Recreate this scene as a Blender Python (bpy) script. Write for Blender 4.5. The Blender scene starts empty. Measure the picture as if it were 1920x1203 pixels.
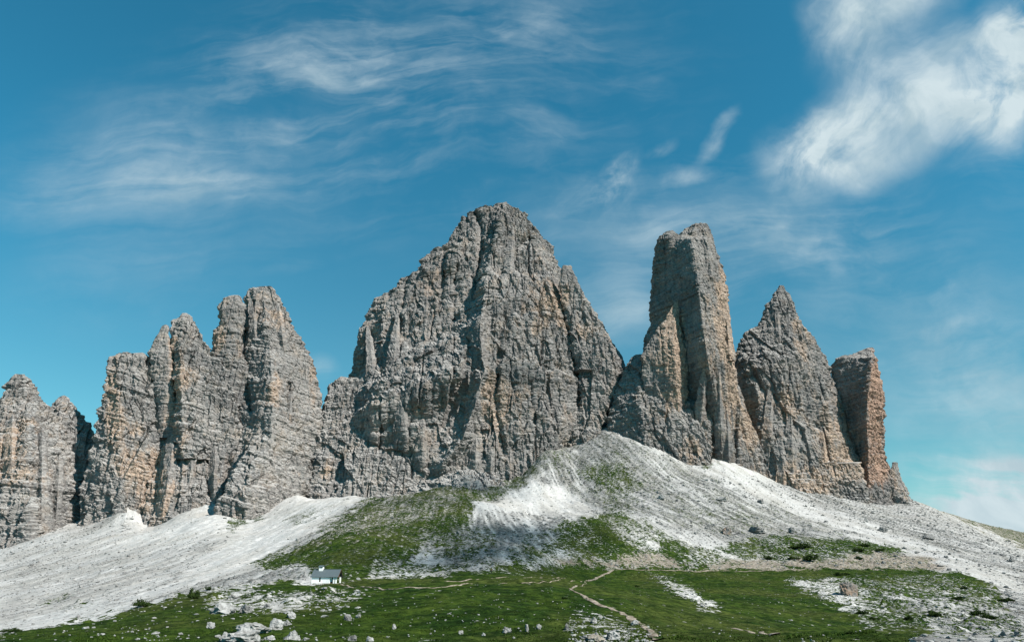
import bpy, bmesh, math, random
import numpy as np
from mathutils import Vector, Matrix

# ------------------------------------------------------------------ camera, sky, sun, exposure
W0, H0, F = 1920.0, 1203.0, 1350.0            # photograph size and focal length in its pixels
PITCH = math.atan((1100.0 - H0 / 2) / F)      # eye level lies near row 1100
CP, SP = math.cos(PITCH), math.sin(PITCH)
S = bpy.context.scene
COL = S.collection
cam_d = bpy.data.cameras.new("camera")
cam = bpy.data.objects.new("camera", cam_d)
COL.objects.link(cam)
cam_d.sensor_width = 36.0
cam_d.lens = 36.0 * F / W0
cam_d.clip_start, cam_d.clip_end = 0.5, 40000.0
cam.location = (0, 0, 0)
cam.rotation_euler = (math.pi / 2 + PITCH, 0, 0)
S.camera = cam
S.view_settings.view_transform = 'Standard'
S.view_settings.look = 'None'
S.view_settings.exposure = 0.85
S.view_settings.gamma = 1.0
S.view_settings.use_curve_mapping = False

SUN_EL, SUN_AZ = math.radians(43), math.radians(55)   # azimuth: turned right from straight behind the camera
sun_vec = Vector((math.sin(SUN_AZ) * math.cos(SUN_EL), -math.cos(SUN_AZ) * math.cos(SUN_EL), math.sin(SUN_EL)))
sl = bpy.data.lights.new("sun", 'SUN')
sl.energy, sl.angle, sl.color = 5.0, math.radians(0.5), (1.0, 0.955, 0.89)
sun = bpy.data.objects.new("sun", sl)
COL.objects.link(sun)
sun.rotation_euler = sun_vec.to_track_quat('Z', 'Y').to_euler()
sun.location = (200, -200, 400)


def ray(u, v):
    """pixel -> (X/Y, Z/Y) of the viewing ray; Y is the level distance ahead of the camera"""
    x = (u - W0 / 2) / F
    y = (H0 / 2 - v) / F
    dy = CP - y * SP
    return x / dy, (SP + y * CP) / dy


def proj(x, y, z):
    d = y * CP + z * SP
    h = -y * SP + z * CP
    d = np.maximum(d, 0.01)
    return W0 / 2 + F * x / d, H0 / 2 - F * h / d


# ---- node helpers
def nd(nt, typ, **kw):
    n = nt.nodes.new(typ)
    for k, val in kw.items():
        if k.startswith('i_'):
            key = k[2:]
            n.inputs[int(key) if key.isdigit() else key.replace('_', ' ')].default_value = val
        else:
            setattr(n, k, val)
    return n


def sock(nt, a, b):
    nt.links.new(a, b)


def math_n(nt, op, a, b=None, clamp=False):
    n = nt.nodes.new('ShaderNodeMath')
    n.operation = op
    n.use_clamp = clamp
    for i, q in enumerate((a, b)):
        if q is None:
            continue
        if isinstance(q, (int, float)):
            n.inputs[i].default_value = q
        else:
            nt.links.new(q, n.inputs[i])
    return n.outputs[0]


def smooth_n(nt, val, lo, hi, t0=0.0, t1=1.0):
    n = nt.nodes.new('ShaderNodeMapRange')
    n.interpolation_type = 'SMOOTHSTEP'
    n.inputs['From Min'].default_value = lo
    n.inputs['From Max'].default_value = hi
    n.inputs['To Min'].default_value = t0
    n.inputs['To Max'].default_value = t1
    nt.links.new(val, n.inputs['Value'])
    return n.outputs[0]


def mix_n(nt, fac, a, b, blend='MIX'):
    n = nt.nodes.new('ShaderNodeMix')
    n.data_type = 'RGBA'
    n.blend_type = blend
    for i, q in ((0, fac), (6, a), (7, b)):
        if isinstance(q, (int, float)):
            n.inputs[i].default_value = q
        elif isinstance(q, tuple):
            n.inputs[i].default_value = q if len(q) == 4 else (*q, 1)
        else:
            nt.links.new(q, n.inputs[i])
    return n.outputs[2]


def noise_n(nt, vec, scale=1.0, detail=4.0, rough=0.55, stretch=None, dist=0.0, rot=None):
    if stretch or rot:
        m = nt.nodes.new('ShaderNodeMapping')
        if stretch:
            m.inputs['Scale'].default_value = stretch
        if rot:
            m.inputs['Rotation'].default_value = rot
        nt.links.new(vec, m.inputs[0])
        vec = m.outputs[0]
    n = nt.nodes.new('ShaderNodeTexNoise')
    n.inputs['Scale'].default_value = scale
    n.inputs['Detail'].default_value = detail
    n.inputs['Roughness'].default_value = rough
    n.inputs['Distortion'].default_value = dist
    nt.links.new(vec, n.inputs['Vector'])
    return n.outputs['Fac']


# ---- world: physical sky, cirrus and the brighter clouds on its far side
wd = bpy.data.worlds.new("World")
S.world = wd
wd.use_nodes = True
wt = wd.node_tree
wt.nodes.clear()
sky = nd(wt, 'ShaderNodeTexSky', sky_type='NISHITA', sun_disc=False)
sky.sun_elevation = SUN_EL
sky.sun_rotation = math.pi - SUN_AZ
sky.altitude = 2300
sky.air_density, sky.dust_density, sky.ozone_density = 1.2, 1.0, 2.0
SKY_STRENGTH = 0.06
tc = nd(wt, 'ShaderNodeTexCoord')
sep = nd(wt, 'ShaderNodeSeparateXYZ')
sock(wt, tc.outputs['Generated'], sep.inputs[0])
dyp = math_n(wt, 'MAXIMUM', sep.outputs[1], 0.02)
pa = math_n(wt, 'DIVIDE', sep.outputs[0], dyp)
pe = math_n(wt, 'DIVIDE', sep.outputs[2], dyp)
cmb = nd(wt, 'ShaderNodeCombineXYZ')
sock(wt, pa, cmb.inputs[0])
sock(wt, pe, cmb.inputs[1])
TINT = mix_n(wt, smooth_n(wt, pe, 0.05, 0.75), (0.64, 1.20, 1.0), (0.30, 1.34, 1.30))
tint = mix_n(wt, 1.0, sky.outputs[0], TINT, 'MULTIPLY')
P2 = cmb.outputs[0]                          # direction of the sky as (right, up) over straight ahead
wn = nd(wt, 'ShaderNodeTexNoise', i_Scale=3.2, i_Detail=5.0)
sock(wt, P2, wn.inputs['Vector'])
wv = nd(wt, 'ShaderNodeVectorMath', operation='SUBTRACT')
sock(wt, wn.outputs['Color'], wv.inputs[0])
wv.inputs[1].default_value = (0.5, 0.5, 0.5)
wsc = nd(wt, 'ShaderNodeVectorMath', operation='SCALE')
sock(wt, wv.outputs[0], wsc.inputs[0])
wsc.inputs['Scale'].default_value = 0.16
wad = nd(wt, 'ShaderNodeVectorMath', operation='ADD')
sock(wt, P2, wad.inputs[0])
sock(wt, wsc.outputs[0], wad.inputs[1])
P2W = wad.outputs[0]


def wisp(u1, v1, u2, v2, hw, dens):
    a1, e1 = ray(u1, v1)
    a2, e2 = ray(u2, v2)
    cx, cy = (a1 + a2) / 2, (e1 + e2) / 2
    L = math.hypot(a2 - a1, e2 - e1) / 2
    ang = math.atan2(e2 - e1, a2 - a1)
    k = math.hypot(a2 - a1, e2 - e1) / max(1.0, math.hypot(u2 - u1, v2 - v1))
    m = nd(wt, 'ShaderNodeMapping', vector_type='TEXTURE')
    m.inputs['Location'].default_value = (cx, cy, 0)
    m.inputs['Rotation'].default_value = (0, 0, ang)
    m.inputs['Scale'].default_value = (L * 1.15, hw * k, 1)
    sock(wt, P2W, m.inputs[0])
    ln = nd(wt, 'ShaderNodeVectorMath', operation='LENGTH')
    sock(wt, m.outputs[0], ln.inputs[0])
    return smooth_n(wt, ln.outputs['Value'], 1.25, 0.0, 0.0, dens)


def cloud_class(wisps, angle, scale, stretch, lo, hi, gain):
    tot = None
    for w_ in wisps:
        q = wisp(*w_)
        tot = q if tot is None else math_n(wt, 'ADD', tot, q)
    r = nd(wt, 'ShaderNodeMapping')
    r.inputs['Rotation'].default_value = (0, 0, -angle)
    sock(wt, P2W, r.inputs[0])
    n1 = noise_n(wt, r.outputs[0], scale, 9.0, 0.6, stretch=(1.0 / stretch, 1.0, 1.0), dist=0.5)
    n2 = noise_n(wt, P2W, scale * 0.5, 6.0, 0.55)
    nn = math_n(wt, 'ADD', math_n(wt, 'MULTIPLY', n1, 0.65), math_n(wt, 'MULTIPLY', n2, 0.35))
    nn = smooth_n(wt, nn, lo, hi)
    return math_n(wt, 'MULTIPLY', math_n(wt, 'MULTIPLY', tot, nn), gain, clamp=True)


big = cloud_class([(1460, 340, 1760, 60, 70, 1.0), (1560, 60, 1760, -80, 75, 0.8), (1720, 250, 2000, 20, 95, 1.0),
                   (1530, 310, 1760, 260, 50, 0.75), (1880, 160, 1990, -40, 90, 1.0), (1640, 220, 1960, 190, 80, 0.8), (1440, 330, 1600, 180, 60, 0.9), (1550, 130, 1650, -20, 60, 0.7), (1500, 300, 1640, 330, 40, .5), (1820, 260, 1960, 200, 70, .7)],
                  math.radians(50), 9.5, 2.8, 0.30, 0.64, 1.05)
small = cloud_class([(1085, 385, 1185, 285, 26, 1.1), (1315, 295, 1395, 195, 14, 0.65), (1235, 335, 1335, 315, 22, 0.4),
                     (1205, 295, 1270, 265, 15, 0.4), (1670, 620, 1850, 595, 22, 0.35), (1020, 420, 1180, 330, 60, 0.3),
                     (1810, 945, 1850, 950, 14, 0.9), (1840, 975, 1880, 985, 16, 0.8)],
                    math.radians(50), 24.0, 3.0, 0.32, 0.68, 0.85)
cirrus = cloud_class([(420, 40, 740, 175, 60, 0.5), (560, 60, 980, 110, 120, 0.42), (880, 40, 1250, 120, 110, 0.5),
                      (520, 110, 710, 168, 22, 0.4), (900, 215, 1120, 258, 45, 0.5), (780, 30, 1150, -20, 90, 0.4),
                      (420, 300, 740, 190, 120, 0.32), (640, 150, 820, 190, 40, 0.35), (1120, 120, 1250, 175, 30, 0.4)],
                     math.radians(-14), 17.0, 6.0, 0.38, 0.78, 0.62)
bands = cloud_class([(230, 320, 560, 355, 50, 0.5), (0, 390, 460, 290, 110, 0.36), (0, 330, 600, 390, 160, 0.30), (60, 230, 560, 280, 140, 0.25),
                     (1000, 420, 1720, 425, 110, 0.5), (1040, 500, 1260, 610, 120, 0.42), (1350, 470, 1700, 420, 80, 0.35),
                     (1660, 915, 2050, 885, 60, 2.0), (1700, 980, 2050, 950, 70, 2.4), (0, 560, 500, 500, 120, 0.2),
                     (460, 530, 580, 500, 22, 0.3), (560, 700, 640, 720, 30, 0.5), (1050, 620, 1300, 580, 80, 0.3), (1500, 700, 2100, 640, 330, 0.45), (1700, 800, 2100, 800, 220, 0.4)],
                    math.radians(6), 16.0, 6.0, 0.30, 0.74, 0.85)
veil = cloud_class([(150, 300, 1250, 60, 330, 0.36), (350, 200, 900, 20, 180, 0.2), (1000, 450, 1800, 400, 220, 0.4), (1750, 300, 2000, 120, 250, 0.4)],
                   math.radians(10), 24.0, 8.0, 0.40, 0.74, 0.8)
dens = math_n(wt, 'ADD', math_n(wt, 'ADD', big, small), math_n(wt, 'ADD', math_n(wt, 'ADD', cirrus, veil), bands), clamp=True)
shade_n = noise_n(wt, P2W, 7.0, 7.0, 0.6, dist=0.6)
SKYCOL = mix_n(wt, dens, tint, mix_n(wt, smooth_n(wt, shade_n, 0.35, 0.62), (4.3, 5.6, 6.2), (6.0, 7.1, 7.5)))
bg = nd(wt, 'ShaderNodeBackground', i_Strength=SKY_STRENGTH)
sock(wt, SKYCOL, bg.inputs[0])
wo = nd(wt, 'ShaderNodeOutputWorld')
sock(wt, bg.outputs[0], wo.inputs[0])


# ------------------------------------------------------------------ numeric noise
def _h(ix, iy, iz, seed):
    h = (ix.astype(np.uint32) * np.uint32(0x8da6b343)) ^ (iy.astype(np.uint32) * np.uint32(0xd8163841)) ^ \
        (iz.astype(np.uint32) * np.uint32(0xcb1ab31f)) ^ np.uint32((seed * 0x9E3779B1) & 0xffffffff)
    h ^= h >> np.uint32(15)
    h *= np.uint32(0x2c1b3c6d)
    h ^= h >> np.uint32(12)
    h *= np.uint32(0x297a2d39)
    h ^= h >> np.uint32(15)
    return h


def hash01(ix, iy, iz, seed):
    return (_h(ix, iy, iz, seed) & np.uint32(0xffffff)).astype(np.float32) / 16777215.0


def pn(x, y, z, seed=0):
    """gradient noise, about -1..1"""
    x = np.asarray(x, np.float32)
    y = np.broadcast_to(np.asarray(y, np.float32), x.shape)
    z = np.broadcast_to(np.asarray(z, np.float32), x.shape)
    xi, yi, zi = np.floor(x), np.floor(y), np.floor(z)
    fx, fy, fz = x - xi, y - yi, z - zi
    xi, yi, zi = xi.astype(np.int32), yi.astype(np.int32), zi.astype(np.int32)
    ux = fx * fx * fx * (fx * (fx * 6 - 15) + 10)
    uy = fy * fy * fy * (fy * (fy * 6 - 15) + 10)
    uz = fz * fz * fz * (fz * (fz * 6 - 15) + 10)
    out = 0
    for dz in (0, 1):
        wz = uz if dz else 1 - uz
        for dy in (0, 1):
            wy = uy if dy else 1 - uy
            for dx in (0, 1):
                wx = ux if dx else 1 - ux
                h = _h(xi + dx, yi + dy, zi + dz, seed)
                gx = (h & np.uint32(1023)).astype(np.float32) / 511.5 - 1
                gy = ((h >> np.uint32(10)) & np.uint32(1023)).astype(np.float32) / 511.5 - 1
                gz = ((h >> np.uint32(20)) & np.uint32(1023)).astype(np.float32) / 511.5 - 1
                out = out + wx * wy * wz * (gx * (fx - dx) + gy * (fy - dy) + gz * (fz - dz))
    return out * 1.35


def fbm(x, y, z, seed=0, octv=4, gain=0.5):
    s, a = 0, 1.0
    for k in range(octv):
        s = s + a * pn(x * 2 ** k, y * 2 ** k, z * 2 ** k, seed + k * 17)
        a *= gain
    return s


def ridged(x, y, z, seed=0):
    return 1 - 2 * np.abs(pn(x, y, z, seed))


def sstep(x, lo, hi):
    t = np.clip((x - lo) / (hi - lo), 0, 1)
    return t * t * (3 - 2 * t)


# ------------------------------------------------------------------ object helpers
def link_mesh(name, verts, faces, mat=None, parent=None, attrs=None, smooth=False, origin=None):
    """faces: (n,k) int array or a list of index lists; verts in world space; origin = the object's own location"""
    me = bpy.data.meshes.new(name)
    verts = np.asarray(verts, np.float64)
    org = np.array(parent.location if parent is not None and origin is None else (origin if origin is not None else (0, 0, 0)))
    loc = verts - org
    if isinstance(faces, np.ndarray):
        k = faces.shape[1]
        me.vertices.add(len(loc))
        me.vertices.foreach_set('co', loc.astype(np.float32).ravel())
        me.loops.add(faces.size)
        me.loops.foreach_set('vertex_index', faces.astype(np.int32).ravel())
        me.polygons.add(len(faces))
        me.polygons.foreach_set('loop_start', np.arange(0, faces.size, k, dtype=np.int32))
        me.polygons.foreach_set('loop_total', np.full(len(faces), k, np.int32))
        me.update(calc_edges=True)
    else:
        me.from_pydata(loc.tolist(), [], faces)
        me.update()
    if smooth:
        me.polygons.foreach_set('use_smooth', np.ones(len(me.polygons), bool))
    else:
        me.polygons.foreach_set('use_smooth', np.zeros(len(me.polygons), bool))
    for an, av in (attrs or {}).items():
        at = me.attributes.new(an, 'FLOAT', 'POINT')
        at.data.foreach_set('value', np.asarray(av, np.float32))
    if mat:
        me.materials.append(mat)
    o = bpy.data.objects.new(name, me)
    COL.objects.link(o)
    if parent is not None:
        o.parent = parent
    elif origin is not None:
        o.location = origin
    return o


def tag(o, label=None, cat=None, group=None, kind=None):
    if label:
        o['label'] = label
    if cat:
        o['category'] = cat
    if group:
        o['group'] = group
    if kind:
        o['kind'] = kind
    return o


def empty(name, loc, rz=0.0):
    o = bpy.data.objects.new(name, None)
    COL.objects.link(o)
    o.location = loc
    o.rotation_euler = (0, 0, rz)
    o.empty_display_size = 0.5
    return o


def copy_tree(o, parent=None):
    c = o.copy()
    COL.objects.link(c)
    if parent is not None:
        c.parent = parent
    for ch in list(o.children):
        copy_tree(ch, c)
    return c


ALB = 0.53


def dk(c):
    return tuple(q * ALB for q in c)


def new_mat(name):
    m = bpy.data.materials.new(name)
    m.use_nodes = True
    nt = m.node_tree
    bs = nt.nodes['Principled BSDF']
    bs.inputs['Roughness'].default_value = 0.92
    bs.inputs['Specular IOR Level'].default_value = 0.03
    return m, nt, bs


def bump_n(nt, bs, h, strength, dist):
    b = nt.nodes.new('ShaderNodeBump')
    b.inputs['Strength'].default_value = strength
    b.inputs['Distance'].default_value = dist
    nt.links.new(h, b.inputs['Height'])
    nt.links.new(b.outputs[0], bs.inputs['Normal'])


# ------------------------------------------------------------------ materials
def make_rock(name, grey, pale, warm_c, warm_bias=0.0):
    grey, pale, warm_c = dk(grey), dk(pale), dk(warm_c)
    m, nt, bs = new_mat(name)
    g = nd(nt, 'ShaderNodeNewGeometry')
    pos = g.outputs['Position']
    big_n = noise_n(nt, pos, 0.012, 4, 0.6)
    streak = noise_n(nt, pos, 1.0, 4, 0.6, stretch=(0.16, 0.16, 0.014))
    strata = noise_n(nt, pos, 1.0, 5, 0.65, stretch=(0.012, 0.012, 0.30), dist=0.4)
    fine = noise_n(nt, pos, 0.35, 8, 0.68)
    patch = noise_n(nt, pos, 1.0, 5, 0.6, stretch=(0.035, 0.035, 0.02), dist=0.6)
    c = mix_n(nt, smooth_n(nt, big_n, 0.35, 0.65), (grey[0] * .78, grey[1] * .80, grey[2] * .82), tuple(x * 1.16 for x in grey))
    c = mix_n(nt, smooth_n(nt, noise_n(nt, pos, 0.045, 6, 0.65), 0.48, 0.68, 0.0, 0.5), c, (grey[0] * 1.15, grey[1] * .98, grey[2] * .80))
    # warm, newly broken faces
    wa = nd(nt, 'ShaderNodeAttribute', attribute_name='warm')
    wv_ = math_n(nt, 'ADD', math_n(nt, 'ADD', patch, wa.outputs['Fac']), math_n(nt, 'MULTIPLY', math_n(nt, 'SUBTRACT', streak, 0.5), 0.5))
    wf = smooth_n(nt, wv_, 0.66 - warm_bias, 0.90 - warm_bias, 0.0, 0.85)
    wc = mix_n(nt, smooth_n(nt, fine, 0.35, 0.7), warm_c, tuple(min(1, x * 1.5 + 0.025) for x in warm_c))
    c = mix_n(nt, wf, c, wc)
    # dark water stains and bedding lines
    c = mix_n(nt, smooth_n(nt, streak, 0.56, 0.72, 0.0, 0.55), c, (0.05, 0.05, 0.053), 'MIX')
    c = mix_n(nt, smooth_n(nt, strata, 0.42, 0.60, 0.0, 0.6), c, mix_n(nt, 1.0, c, (0.55, 0.55, 0.57), 'MULTIPLY'))
    c = mix_n(nt, smooth_n(nt, fine, 0.5, 0.70, 0.0, 0.7), c, mix_n(nt, 1.0, c, (1.7, 1.67, 1.62), 'MULTIPLY'))
    c = mix_n(nt, smooth_n(nt, fine, 0.47, 0.32, 0.0, 0.75), c, mix_n(nt, 1.0, c, (0.42, 0.42, 0.42), 'MULTIPLY'))
    # rubble lying on the ledges
    sp = nd(nt, 'ShaderNodeSeparateXYZ')
    sock(nt, g.outputs['True Normal'], sp.inputs[0])
    led = smooth_n(nt, math_n(nt, 'ADD', sp.outputs[2], math_n(nt, 'MULTIPLY', math_n(nt, 'SUBTRACT', fine, 0.5), 0.5)), 0.55, 0.85, 0.0, 0.8)
    c = mix_n(nt, led, c, pale)
    sock(nt, c, bs.inputs['Base Color'])
    h = math_n(nt, 'ADD', fine, math_n(nt, 'MULTIPLY', strata, 0.6))
    bump_n(nt, bs, h, 0.9, 2.2)
    return m


ROCK = make_rock('dolomite_rock', (0.362, 0.336, 0.314), (0.65, 0.62, 0.585), (0.47, 0.34, 0.25), 0.065)
ROCK_RED = make_rock('reddish_dolomite', (0.32, 0.295, 0.28), (0.55, 0.52, 0.49), (0.47, 0.29, 0.205), 0.06)


def make_ground():
    m, nt, bs = new_mat('alpine_ground')
    g = nd(nt, 'ShaderNodeNewGeometry')
    pos = g.outputs['Position']
    at = lambda n: nd(nt, 'ShaderNodeAttribute', attribute_name=n).outputs['Fac']
    grass, earth, dark = at('grass'), at('earth'), at('dark')
    f1 = noise_n(nt, pos, 0.25, 8, 0.7)
    f2 = noise_n(nt, pos, 1.6, 6, 0.7)
    f3 = noise_n(nt, pos, 0.03, 5, 0.6)
    f4 = noise_n(nt, pos, 0.55, 5, 0.7)
    # scree
    sc = mix_n(nt, smooth_n(nt, f1, 0.35, 0.65), dk((0.58, 0.565, 0.54)), dk((0.86, 0.84, 0.81)))
    sc = mix_n(nt, smooth_n(nt, f2, 0.5, 0.72, 0.0, 0.5), sc, dk((0.92, 0.905, 0.88)))
    sc = mix_n(nt, math_n(nt, 'MULTIPLY', dark, smooth_n(nt, f1, 0.40, 0.58), clamp=True), sc, dk((0.17, 0.17, 0.16)))  # dark specks: small shadows of stones put into the colour, with sparse turf
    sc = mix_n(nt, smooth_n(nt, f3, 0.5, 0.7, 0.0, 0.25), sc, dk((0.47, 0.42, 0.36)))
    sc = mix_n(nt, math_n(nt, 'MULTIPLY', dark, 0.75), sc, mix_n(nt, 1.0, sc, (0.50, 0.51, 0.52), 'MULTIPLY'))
    sc = mix_n(nt, smooth_n(nt, at('tone'), 0.35, 0.75), sc, mix_n(nt, 1.0, sc, (0.86, 0.85, 0.83), 'MULTIPLY'))
    ec = mix_n(nt, smooth_n(nt, f1, 0.4, 0.6), dk((0.30, 0.25, 0.20)), dk((0.52, 0.46, 0.39)))
    sc = mix_n(nt, earth, sc, ec)
    # grass
    gc = mix_n(nt, smooth_n(nt, f3, 0.36, 0.64), dk((0.024, 0.060, 0.010)), dk((0.046, 0.090, 0.015)))
    gc = mix_n(nt, smooth_n(nt, f2, 0.36, 0.68), (dk((0.014, 0.034, 0.007))), gc)
    gc = mix_n(nt, smooth_n(nt, f1, 0.52, 0.70, 0.0, 0.55), gc, dk((0.070, 0.086, 0.022)))
    gc = mix_n(nt, smooth_n(nt, noise_n(nt, pos, 0.11, 6, 0.7), 0.42, 0.62, 0.0, 0.8), gc, mix_n(nt, smooth_n(nt, f2, 0.3, 0.7), dk((0.040, 0.074, 0.011)), dk((0.084, 0.125, 0.020))))
    gc = mix_n(nt, smooth_n(nt, at('dry'), 0.35, 1.0, 0.0, 0.75), gc, mix_n(nt, smooth_n(nt, f2, 0.3, 0.7), dk((0.052, 0.074, 0.015)), dk((0.094, 0.112, 0.034))))
    mott = noise_n(nt, pos, 0.42, 4, 0.62)
    gc = mix_n(nt, smooth_n(nt, mott, 0.38, 0.62), mix_n(nt, 1.0, gc, (0.52, 0.58, 0.50), 'MULTIPLY'), mix_n(nt, 1.0, gc, (1.42, 1.34, 1.25), 'MULTIPLY'))
    gv = math_n(nt, 'ADD', grass, math_n(nt, 'MULTIPLY', math_n(nt, 'SUBTRACT', math_n(nt, 'ADD', math_n(nt, 'MULTIPLY', f1, 0.35), math_n(nt, 'MULTIPLY', f4, 0.65)), 0.5), 4.4))
    gf = smooth_n(nt, gv, 0.43, 0.57)
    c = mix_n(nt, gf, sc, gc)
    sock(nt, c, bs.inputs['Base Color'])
    bump_n(nt, bs, math_n(nt, 'ADD', f1, math_n(nt, 'MULTIPLY', f2, 0.35)), 0.8, 0.8)
    return m


GROUND = make_ground()


def make_stone(name, c0, c1, warm=None):
    c0, c1, warm = dk(c0), dk(c1), (dk(warm) if warm else None)
    m, nt, bs = new_mat(name)
    g = nd(nt, 'ShaderNodeNewGeometry')
    f1 = noise_n(nt, g.outputs['Position'], 1.1, 7, 0.7)
    f2 = noise_n(nt, g.outputs['Position'], 0.3, 4, 0.6)
    c = mix_n(nt, smooth_n(nt, f1, 0.35, 0.62), c0, c1)
    if warm:
        c = mix_n(nt, smooth_n(nt, f2, 0.45, 0.6, 0, 0.8), c, warm)
    sock(nt, c, bs.inputs['Base Color'])
    bump_n(nt, bs, f1, 0.7, 0.25)
    return m


STONE = make_stone('pale_limestone', (0.25, 0.245, 0.23), (0.58, 0.57, 0.55))
STONE_GREY = make_stone('grey_limestone', (0.16, 0.16, 0.155), (0.38, 0.37, 0.355))
STONE_BROWN = make_stone('rusty_limestone', (0.18, 0.17, 0.16), (0.36, 0.33, 0.30), (0.36, 0.25, 0.18))
DIRT = make_stone('trodden_gravel', (0.24, 0.20, 0.15), (0.50, 0.44, 0.365))
PATHM, nt, bs = new_mat('worn_path')
g_ = nd(nt, 'ShaderNodeNewGeometry')
pf1 = noise_n(nt, g_.outputs['Position'], 0.9, 7, 0.7)
pf2 = noise_n(nt, g_.outputs['Position'], 0.28, 5, 0.65)
pc = mix_n(nt, smooth_n(nt, pf1, 0.35, 0.62), dk((0.20, 0.16, 0.12)), dk((0.52, 0.44, 0.36)))
pc = mix_n(nt, smooth_n(nt, pf2, 0.55, 0.63), pc, mix_n(nt, smooth_n(nt, pf1, 0.4, 0.6), dk((0.022, 0.050, 0.010)), dk((0.060, 0.095, 0.018))))
sock(nt, pc, bs.inputs['Base Color'])
bump_n(nt, bs, pf1, 0.8, 0.3)


def make_plain(name, c0, c1, scale=3.0, rough=0.85):
    c0, c1 = dk(c0), dk(c1)
    m, nt, bs = new_mat(name)
    bs.inputs['Roughness'].default_value = rough
    g = nd(nt, 'ShaderNodeNewGeometry')
    f1 = noise_n(nt, g.outputs['Position'], scale, 6, 0.65)
    sock(nt, mix_n(nt, smooth_n(nt, f1, 0.35, 0.65), c0, c1), bs.inputs['Base Color'])
    return m


LEAF = make_plain('dwarf_pine_needles', (0.020, 0.042, 0.012), (0.075, 0.115, 0.030), 1.1)
GRASSM = make_plain('meadow_grass', (0.038, 0.080, 0.012), (0.080, 0.130, 0.022), 0.12)
BARK = make_plain('bark', (0.05, 0.04, 0.03), (0.10, 0.08, 0.06))

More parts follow.
